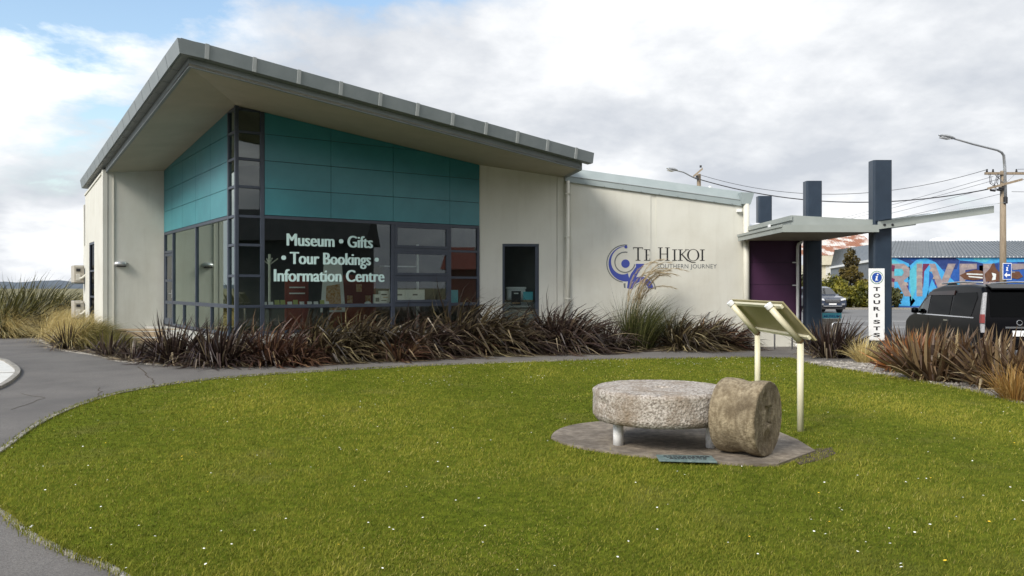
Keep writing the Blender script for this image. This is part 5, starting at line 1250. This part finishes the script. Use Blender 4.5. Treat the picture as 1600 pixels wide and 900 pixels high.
MB().tube([at3(1571, 318, PY - .15), at3(1571, 308, PY - .15)], .10, 10).build('arm_clamp', DARKPL, ph)
def lamp_head(par, a, b, wd, ht):
    a, b = Vector(a), Vector(b); d = (b - a).normalized(); s = d.cross(Vector((0, 0, 1))).normalized(); u_ = s.cross(d); L_ = (b - a).length; mb = MB(); n = 12; ks = 9
    for k in range(ks):
        t = k / (ks - 1); q = math.sin(math.pi * min(1, .12 + t * .86)) ** .55
        for j in range(n): an = 2 * math.pi * j / n; mb.v.append(tuple(a + d * L_ * t + s * math.cos(an) * wd * q + u_ * math.sin(an) * ht * q * (1 if math.sin(an) > 0 else .6)))
    for k in range(ks - 1):
        for j in range(n): mb.f.append((k * n + j, k * n + (j + 1) % n, (k + 1) * n + (j + 1) % n, (k + 1) * n + j))
    mb.f += [tuple(range(n))[::-1], tuple((ks - 1) * n + j for j in range(n))]
    h_ = mb.build('lamp_head', STEEL, par, smooth=True)
    mb = MB(); c = a + d * L_ * .60 - u_ * ht * .55; mb.hexa([tuple(c + d * x * L_ * .28 + s * y * wd * .7 + u_ * z) for z in (-ht * .45, 0) for x, y in ((-1, -1), (1, -1), (1, 1), (-1, 1))]); mb.build('lamp_bowl', LAMPW, h_, bevel=.03)
lamp_head(ph, at3(1490, 216.5, PY - 1.8), at3(1467, 211, PY - 2.2), .17, .11)
rsn = empty('direction_sign', (PX + .15, PY - .35, 1.9), 'blue road sign with white i and left arrow on the pole', 'road sign')
rx0, rz0, ry = at3(1566.5, 437, PY - .32)[0], at3(1566.5, 437, PY - .32)[2], PY - .32
rx1, rz1 = at3(1580.5, 411, ry)[0], at3(1580.5, 411, ry)[2]
ons = lambda a, b, d: (rx0 + a * (rx1 - rx0), ry - .012 - d, rz0 + b * (rz1 - rz0))
MB().box(rx0, rx1, ry - .012, ry, rz0, rz1).build('border', WHITE, rsn, bevel=.02)
mb = MB(); flat(mb, [(.06, .035), (.94, .035), (.94, .965), (.06, .965)], ons, .004); mb.build('panel', SIGNBLUE, rsn)
mb = MB(); flat(mb, [(.16, .28), (.46, .44), (.46, .33), (.84, .33), (.84, .23), (.46, .23), (.46, .12)], ons, .007)
flat(mb, [(.40, .76), (.60, .76), (.53, .58), (.62, .58), (.61, .53), (.38, .53), (.39, .58), (.44, .71), (.39, .71)], ons, .007); flat(mb, [(.56, .82), (.66, .82), (.66, .88), (.57, .88)], ons, .007); mb.build('symbol', WHITE, rsn)
MB().box(PX - .1, PX + .4, ry + .001, ry + .16, rz0 + .35, rz0 + .40).build('bracket', STEEL, rsn)
QX, QY = (1092 - 800) / FPX * 46, 46.0
pq_ = empty('lamp_pole', (QX, QY, 0), 'distant timber lamp pole showing above the wing roof', 'street lamp')
zq = at3(0, 272, QY)[2]
MB().tube([(QX, QY, -.12), (QX, QY, zq)], [.15, .11], 12).build('pole', WOODP, pq_, smooth=True)
MB().add([(QX - .35, QY - .2, zq - .22), (QX + .10, QY - .5, zq + .18), (QX + .10, QY - .4, zq + .18), (QX - .35, QY - .1, zq - .22), (QX - .35, QY - .2, zq - .10), (QX + .10, QY - .5, zq + .30), (QX + .10, QY - .4, zq + .30), (QX - .35, QY - .1, zq - .10)], [(3, 2, 1, 0), (4, 5, 6, 7), (0, 1, 5, 4), (1, 2, 6, 5), (2, 3, 7, 6), (3, 0, 4, 7)]).build('crossarm', WOODP, pq_)
MB().tube([at3(1090, 280, QY - .1), at3(1081, 276, QY - .3), at3(1068, 269, QY - .6), at3(1056, 266, QY - .9)], .04, 8).build('lamp_arm', STEEL, pq_, smooth=True)
lamp_head(pq_, at3(1057, 266.3, QY - .9), at3(1042, 263, QY - 1.2), .20, .11)
for dx, dz in ((-.2, -.25), (-.1, -.4), (.02, .32)): MB().tube([(QX + dx, QY - .35, zq + dz), (QX + dx, QY - .35, zq + dz + .12)], .06, 8).build('insulator', DARKPL, pq_)
def wire(name, a, b, sag, r, label):
    a, b = Vector(a), Vector(b); mb = MB()
    mb.tube([tuple(a.lerp(b, k / 24) - Vector((0, 0, sag * 4 * (k / 24) * (1 - k / 24)))) for k in range(25)], r, 5, cap=False)
    mb.build(name, DARKPL, None, label, 'cable', 'overhead cables between the poles')
ptA, ptB = Vector((PX, PY - .2, zt_)), Vector((QX, QY - .3, zq))
wire('overhead_cable', ptA + Vector((-.7, 0, -.9)), ptB + Vector((0, 0, -.35)), .95, .028, 'thick black cable sagging behind the blue posts')
wire('overhead_cable', ptA + Vector((-.85, 0, .05)), ptB + Vector((.05, 0, -.1)), 1.15, .013, 'thin upper cable from the crossarm to the lamp pole')
far = Vector((-2, 92, 6.5))
for k, (dx, dz, lb) in enumerate(((-.6, -.3, 'highest of the thin wires slanting down behind the canopy'), (-.4, -.45, 'second thin wire slanting down behind the canopy'), (-.3, -.75, 'third thin wire slanting down behind the canopy'), (-.2, -1.15, 'lowest thin wire slanting down behind the canopy'))):
    wire('overhead_cable', ptA + Vector((dx, 0, dz)), Vector((24 - k * .2, 150, 5.2 - k * .5)) + Vector((2 - k, 0, 3.6)), 1.2, .010, lb)
for k, (dx, dz, ex, lb) in enumerate(((.6, .05, 8, 'upper wire leaving the pole toward the right'), (1.1, .05, 7, 'second wire leaving the pole toward the right'), (.7, -.45, 8, 'wire from the lower crossarm toward the right'), (.3, -1.05, 8, 'lowest wire leaving the pole toward the right'))):
    wire('overhead_cable', ptA + Vector((dx, 0, dz)), ptA + Vector((ex + 16, -14, dz + .6 - .25 * k)), .5, .011, lb)

# ------------------------------------------------------------------ mural shed, barn, domes
MY, MX0, MX1, ME, MZB = 72.0, 33.15, 66.0, 4.33, -.12
sh = empty('mural_shed', (45, MY, -.12), 'long shed with a blue RIVER mural and slate ribbed roof', 'shed')
MB().box(MX0, MX1, MY, MY + .3, MZB, ME).build('wall', MUR['blue'], sh)
MB().box(MX0 - .25, MX0, MY - .05, MY + .4, MZB, ME).build('corner_post', PALEC, sh)
lw = FR((MX0, MY), (8 / 33., 32 / 33.), (-32 / 33., 8 / 33.))
MB().box(.4, 33, 0, .3, MZB, ME - .05, lw).build('wall', WALLG, sh)
MB().box(0, 33, .25, .45, ME - .25, ME - .02, lw).build('barge_board', WHITE, sh)
def ribbed(a, b, c, d, n, name):                     # eave a-b, ridge d-c, with real ribs
    a, b, c, d = map(Vector, (a, b, c, d)); nv = (b - a).cross(d - a).normalized(); nv = nv if nv.z > 0 else -nv; mb = MB()
    for k in range(n):
        for q, up_ in ((0, 0), (.62, 0), (.68, 1), (.94, 1)):
            t = (k + q) / n; mb.v += [tuple(a.lerp(b, t) + nv * .06 * up_), tuple(d.lerp(c, t) + nv * .06 * up_)]
    mb.v += [tuple(b), tuple(c)]
    for i in range(len(mb.v) // 2 - 1): mb.f.append((2 * i, 2 * i + 2, 2 * i + 3, 2 * i + 1))
    mb.build(name, ROOFC, sh, recalc=False)
RZ = 6.25
ribbed((MX0 - .2, MY - .25, ME), (MX1, MY - .25, ME), (MX1, MY + 8.6, RZ), (MX0 + 4.7, MY + 8.6, RZ), 95, 'roof')
ribbed(lw(33, .3, ME), lw(-.2, .3, ME), (MX0 + 4.7, MY + 8.6, RZ), (MX0 + 6.2, MY + 27, RZ), 60, 'roof')
MB().add([(MX0 + 4.7, MY + 8.6, RZ - .01), (MX1, MY + 8.6, RZ - .01), (MX1, MY + 27, RZ - .01), (MX0 + 6.2, MY + 27, RZ - .01)], [(0, 1, 2, 3)]).build('roof_deck', ROOFC, sh, recalc=False)
mx_ = lambda px: (px - 800) / FPX * MY
mz_ = lambda py: EYE + (450 - py) / FPX * MY
def mural(pts, key, lay): mb = MB(); flat(mb, [(mx_(a), mz_(b)) for a, b in pts], lambda a, z, d: (a, MY - .004 * lay - d, z), .004); return mb
def mpaint(items, key, lay):
    for pts in items:
        mb = MB(); flat(mb, [(mx_(a), mz_(b)) for a, b in pts], lambda a, z, d: (a, MY - .006 * lay - d, z), .006)
        mb.build('mural_letter' if key == 'stone' else 'mural_patch', MUR[key], sh)
mpaint([[(1386, 403), (1420, 405), (1440, 415), (1386, 415)], [(1455, 402.5), (1500, 402.5), (1495, 420), (1462, 420)], [(1500, 402), (1540, 410), (1530, 440), (1500, 436)], [(1530, 415), (1560, 412), (1560, 445), (1530, 445)], [(1590, 405), (1601, 405), (1601, 415), (1590, 415)]], 'navy', 1)
mpaint([[(1386, 402.3), (1402, 404), (1420, 412), (1425, 430), (1412, 450), (1430, 470), (1424, 478), (1386, 478)], [(1418, 418), (1432, 406), (1446, 403), (1462, 410), (1478, 428), (1498, 446), (1486, 452), (1466, 436), (1452, 424), (1450, 470), (1440, 478), (1422, 478)],
        [(1493, 403), (1545, 402.4), (1600, 404), (1601, 409), (1560, 410), (1545, 414), (1525, 409), (1500, 407)], [(1445, 470), (1456, 436), (1468, 460), (1474, 478), (1448, 478)], [(1480, 444), (1500, 442), (1500, 450), (1482, 452)]], 'sky', 2)
mpaint([[(1402, 426), (1410, 428), (1410, 440), (1402, 442), (1400, 434)], [(1420, 424), (1432, 410), (1442, 408), (1436, 440), (1424, 470)], [(1520, 403.5), (1550, 403), (1540, 410), (1524, 408)], [(1386, 404), (1398, 406), (1410, 414), (1408, 418), (1386, 411)]], 'aqua', 3)
mpaint([[(1386, 412), (1412, 419), (1409, 425), (1386, 424)], [(1386, 431), (1399, 436), (1398, 440), (1386, 438)], [(1442, 412), (1453, 412), (1444, 424), (1442, 452), (1440, 440)], [(1460, 436), (1468, 440), (1461, 445)], [(1411, 448), (1419, 441), (1418, 452), (1412, 452)]], 'maroon', 3)
# big grey letters R I V E R
ltr = [[(1387, 412), (1412, 412), (1421, 419), (1421, 431), (1412, 438), (1424, 463), (1413, 463), (1402, 440), (1397, 440), (1397, 463), (1387, 463)], [(1432, 412), (1441, 412), (1441, 463), (1432, 463)], [(1451, 412), (1461, 412), (1471, 438), (1481, 412), (1493, 412), (1477, 450), (1465, 450)],
       [(1499, 412), (1526, 412), (1526, 420), (1508, 422), (1508, 428), (1520, 430), (1520, 436), (1508, 437), (1508, 441), (1525, 441), (1525, 450), (1499, 450)], [(1536, 412), (1552, 412), (1556, 420), (1552, 432), (1560, 450), (1550, 450), (1543, 436), (1543, 450), (1536, 450)], [(1580, 412), (1600, 412), (1600, 420), (1582, 422)]]
mpaint(ltr, 'stone', 4)
mpaint([[(c + 5 * math.cos(R(a)), r - 5.5 * math.sin(R(a))) for a in range(0, 181, 30)] for c, r in [(1436.5, 424), (1436.5, 435), (1436.5, 446), (1436.5, 458), (1413, 420), (1414, 446), (1457, 424), (1462, 436), (1484, 420), (1480, 434), (1472, 447), (1506, 418), (1517, 418), (1506, 447), (1516, 448), (1541, 419), (1547, 446)]], 'sand', 5)
mpaint([[(1386, 412), (1398, 415), (1397, 424), (1386, 423)], [(1386, 431), (1398, 436), (1397, 441), (1386, 438)]], 'maroon', 6)
mpaint([[(1397, 420), (1409, 420), (1412, 425.5), (1409, 431), (1397, 431)]], 'aqua', 6)
mpaint([[(1499, 430), (1510, 425), (1524, 421), (1536, 424), (1536, 436), (1520, 438), (1506, 436)], [(1538, 428), (1546, 420), (1550, 412), (1553, 411), (1556, 420), (1566, 430), (1564, 440), (1540, 440)], [(1578, 424), (1592, 424), (1598, 432), (1590, 436), (1578, 434)]], 'brown', 7)
mpaint([[(1510, 427), (1535, 428), (1535, 430), (1510, 429)], [(1512, 431), (1535, 433), (1535, 435), (1514, 433)], [(1549, 426), (1556, 428), (1555, 437), (1549, 438), (1551, 432)]], 'pale', 8)
brn = empty('rusty_barn', (48, 118, -.16), 'old cream barn with a rust and white iron roof', 'barn')
bY = 118.0
bxx = lambda px: (px - 800) / FPX * bY
bz_ = lambda py: EYE + (450 - py) / FPX * bY
MB().box(bxx(1255), bxx(1375), bY, bY + 12, -.16, bz_(414)).build('wall', BARNW, brn)
MB().box(bxx(1290), bxx(1308), bY - .08, bY - .001, bz_(430), bz_(404) - 1.0).build('window', PALEC, brn)
mb = MB(); nb = 60
for k in range(nb + 1):
    t = k / nb; up_ = .08 if k % 2 else 0
    a = Vector((bxx(1250), bY - .5, bz_(400))).lerp(Vector((bxx(1380), bY - .5, bz_(400))), t); b = Vector((bxx(1262), bY + 12, bz_(366) + 1.6)).lerp(Vector((bxx(1395), bY + 12, bz_(366) + 1.6)), t)
    mb.v += [tuple(a + Vector((0, 0, up_))), tuple(b + Vector((0, 0, up_)))]
for k in range(nb): mb.f.append((2 * k, 2 * k + 2, 2 * k + 3, 2 * k + 1))
mb.build('roof', RUST, brn, recalc=False)
MB().box(bxx(1255), bxx(1375), bY - .45, bY - .09, bz_(414), bz_(399)).build('fascia', BARNW, brn)
for cxp, w, lb in ((1472, 22, 'left white domed roof above the mural shed'), (1536, 21, 'right white domed roof above the mural shed')):
    yy = 130.; c = at3(cxp, 380, yy); rw = w / FPX * yy; mb = MB(); mb.lathe([(rw * 1.02, -c[2] - .16), (rw * 1.02, 0), (rw * .9, rw * .16), (rw * .65, rw * .32), (rw * .33, rw * .41), (.02, rw * .44)], 28, c); mb.build('domed_tank', TANKW, None, lb, 'tank', 'white domed tanks', smooth=True)

# ------------------------------------------------------------------ shrubs by the far kerb
def leaf_cloud(mb, blobs, n, size, seed, bias=0.):
    rg = random.Random(seed); tot = sum(b[3] * b[4] * b[5] for b in blobs)
    for (cx, cy, cz, rx, ry, rz) in blobs:
        for i in range(int(n * rx * ry * rz / tot)):
            while True:
                p = Vector((rg.uniform(-1, 1), rg.uniform(-1, 1), rg.uniform(-1, 1)))
                if .45 < p.length < 1: break
            k = noise.noise(Vector((cx + p.x * rx, cy + p.y * ry, cz + p.z * rz)) * 1.3)
            q = Vector((cx + p.x * rx * (1 + .25 * k), cy + p.y * ry, cz + p.z * rz * (1 + .25 * k)))
            if q.z < -.1: continue
            s = size * rg.uniform(.6, 1.3); a = Vector((rg.gauss(0, 1), rg.gauss(0, 1), rg.gauss(0, 1))).normalized(); b = a.orthogonal().normalized(); b = (b * math.cos(k * 3) + a.cross(b) * math.sin(k * 3))
            o = len(mb.v); mb.v += [tuple(q - a * s), tuple(q + b * s * .45), tuple(q + a * s), tuple(q - b * s * .45)]; mb.f.append((o, o + 1, o + 2, o + 3))
            mb.c += [min(1, max(0, .45 + .45 * k + rg.gauss(0, .18) + bias))] * 4
def shrub(name, px0, px1, py_top, y, m, n, seed, label, cat='shrub', size=.17, bias=0., group='shrubs along the far kerb'):
    x0, x1 = (px0 - 800) / FPX * y, (px1 - 800) / FPX * y; zt = EYE + (450 - py_top) / FPX * y; rg = random.Random(seed)
    t = empty(name, ((x0 + x1) / 2, y, -.12), label, cat, group); mb = MB(); bl = []
    k = max(3, int((x1 - x0) / .9))
    for i in range(k):
        xx = x0 + (x1 - x0) * (i + .5) / k; h = (zt + .12) * rg.uniform(.72, 1.0)
        bl.append((xx, y + rg.uniform(-.4, .4), h * .52 - .12, (x1 - x0) / k * .95, 1.0, h * .50)); bl.append((xx + rg.uniform(-.4, .4), y - .5, h * .35, (x1 - x0) / k * .8, .8, h * .35))
    leaf_cloud(mb, bl, n, size, seed, bias); mb.build('foliage', m, t, recalc=False)
    st = MB()
    for b in bl[::2]: st.tube([(b[0], b[1], -.14), (b[0] + .1, b[1], b[2] + .3)], [.06, .03], 6)
    st.build('stem', BARKM, t)
    return t
shrub('green_shrub', 1262, 1312, 424, 70.5, HEDGE, 4200, 1, 'bushy yellow green shrub behind the blue car')
shrub('green_shrub', 1308, 1356, 436, 68.5, HEDGE, 4800, 2, 'yellow green shrub left of the tourists post', bias=.08)
shrub('green_shrub', 1352, 1402, 434, 69.5, HEDGED, 4200, 3, 'duller green shrub in front of the mural', bias=.15)
shrub('green_shrub', 1225, 1268, 418, 73, HEDGED, 3000, 4, 'dark shrub glimpsed left of the middle blue post')
yy = 72.; cx_t = at3(1328, 0, yy)[0]; t = empty('bronze_conifer', (cx_t, yy, -.12), 'pointed bronze green conifer above the yellow shrubs', 'tree')
bl = []; ztop = at3(0, 391, yy)[2]; rg = random.Random(9)
for k in range(26):
    f = k / 25; z = 1.2 + (ztop - 1.2) * f; a = rg.uniform(0, 6.28); rr_ = (1 - f) ** .75 * 1.15 + .08
    bl.append((cx_t + .12 + rr_ * .75 * math.cos(a), yy + rr_ * .75 * math.sin(a), z, .30 + .38 * (1 - f), .30 + .38 * (1 - f), .24 + .14 * (1 - f)))
mb = MB(); leaf_cloud(mb, bl, 5200, .13, 21); mb.build('crown', PINEL, t, recalc=False)
MB().tube([(cx_t, yy, -.14), (cx_t + .05, yy, 2.2), (cx_t + .12, yy, ztop - .3)], [.13, .09, .02], 8).build('trunk', BARKM, t)
for k in range(8):
    b = bl[3 * k]; MB().tube([(cx_t + .06, yy, b[2] - .3), (b[0], b[1], b[2])], [.035, .012], 5).build('limb', BARKM, t)

# ------------------------------------------------------------------ houses across the road that the shop glass mirrors, plus one added hall
def house(name, o, a, L, D, eave, ridge, wallm, roofm, label):
    a = Vector(a).normalized(); b = Vector((-a.y, a.x)); fr = FR(o, tuple(a), tuple(b)); t = empty(name, (*o, -.12), label, 'house')
    MB().box(0, L, 0, D, -.14, eave, fr).build('wall', wallm, t)
    mb = MB(); mb.add([fr(-.4, -.4, eave), fr(L + .4, -.4, eave), fr(L + .4, D + .4, eave), fr(-.4, D + .4, eave), fr(-.4, D / 2, ridge), fr(L + .4, D / 2, ridge)], [(0, 1, 5, 4), (2, 3, 4, 5), (0, 4, 3), (1, 2, 5), (3, 2, 1, 0)]); mb.build('roof', roofm, t)
    for k in range(int(L / 3)):
        w_ = MB().box(1 + k * 3, 2.2 + k * 3, -.06, -.001, .9, 2.2, fr).build('window', WHITE, t); MB().box(1.08 + k * 3, 2.12 + k * 3, -.075, -.061, .98, 2.12, fr).build('pane', GLASSD, w_)
    return t, fr
h1, f1 = house('dark_villa', (20.5, -9.0), (.42, .91), 12.5, 7, 4.3, 6.4, BOARD, SLATE, 'dark weatherboard villa mirrored in the lettered shop window')
ch = MB().box(9.9, 10.9, 2.2, 3.1, 4.2, 7.6, f1).build('chimney', BRICK, h1); MB().box(9.8, 11.0, 2.1, 3.2, 7.6, 7.9, f1).build('chimney_cap', BRICK, ch)
h3, f3 = house('added_dark_hall', (-9, -26), (1, .05), 24, 10, 5.6, 8.5, BOARD, SLATE, 'added dark hall out of view that darkens the narrow front door glass')  # hall added out of view so the front door glass reflects something dark
h2, f2 = house('brick_cottage', (30, 6.5), (.35, .94), 16, 8, 2.7, 4.2, BRICK, REDPL, 'red brick cottage mirrored in the right-hand shop panes')
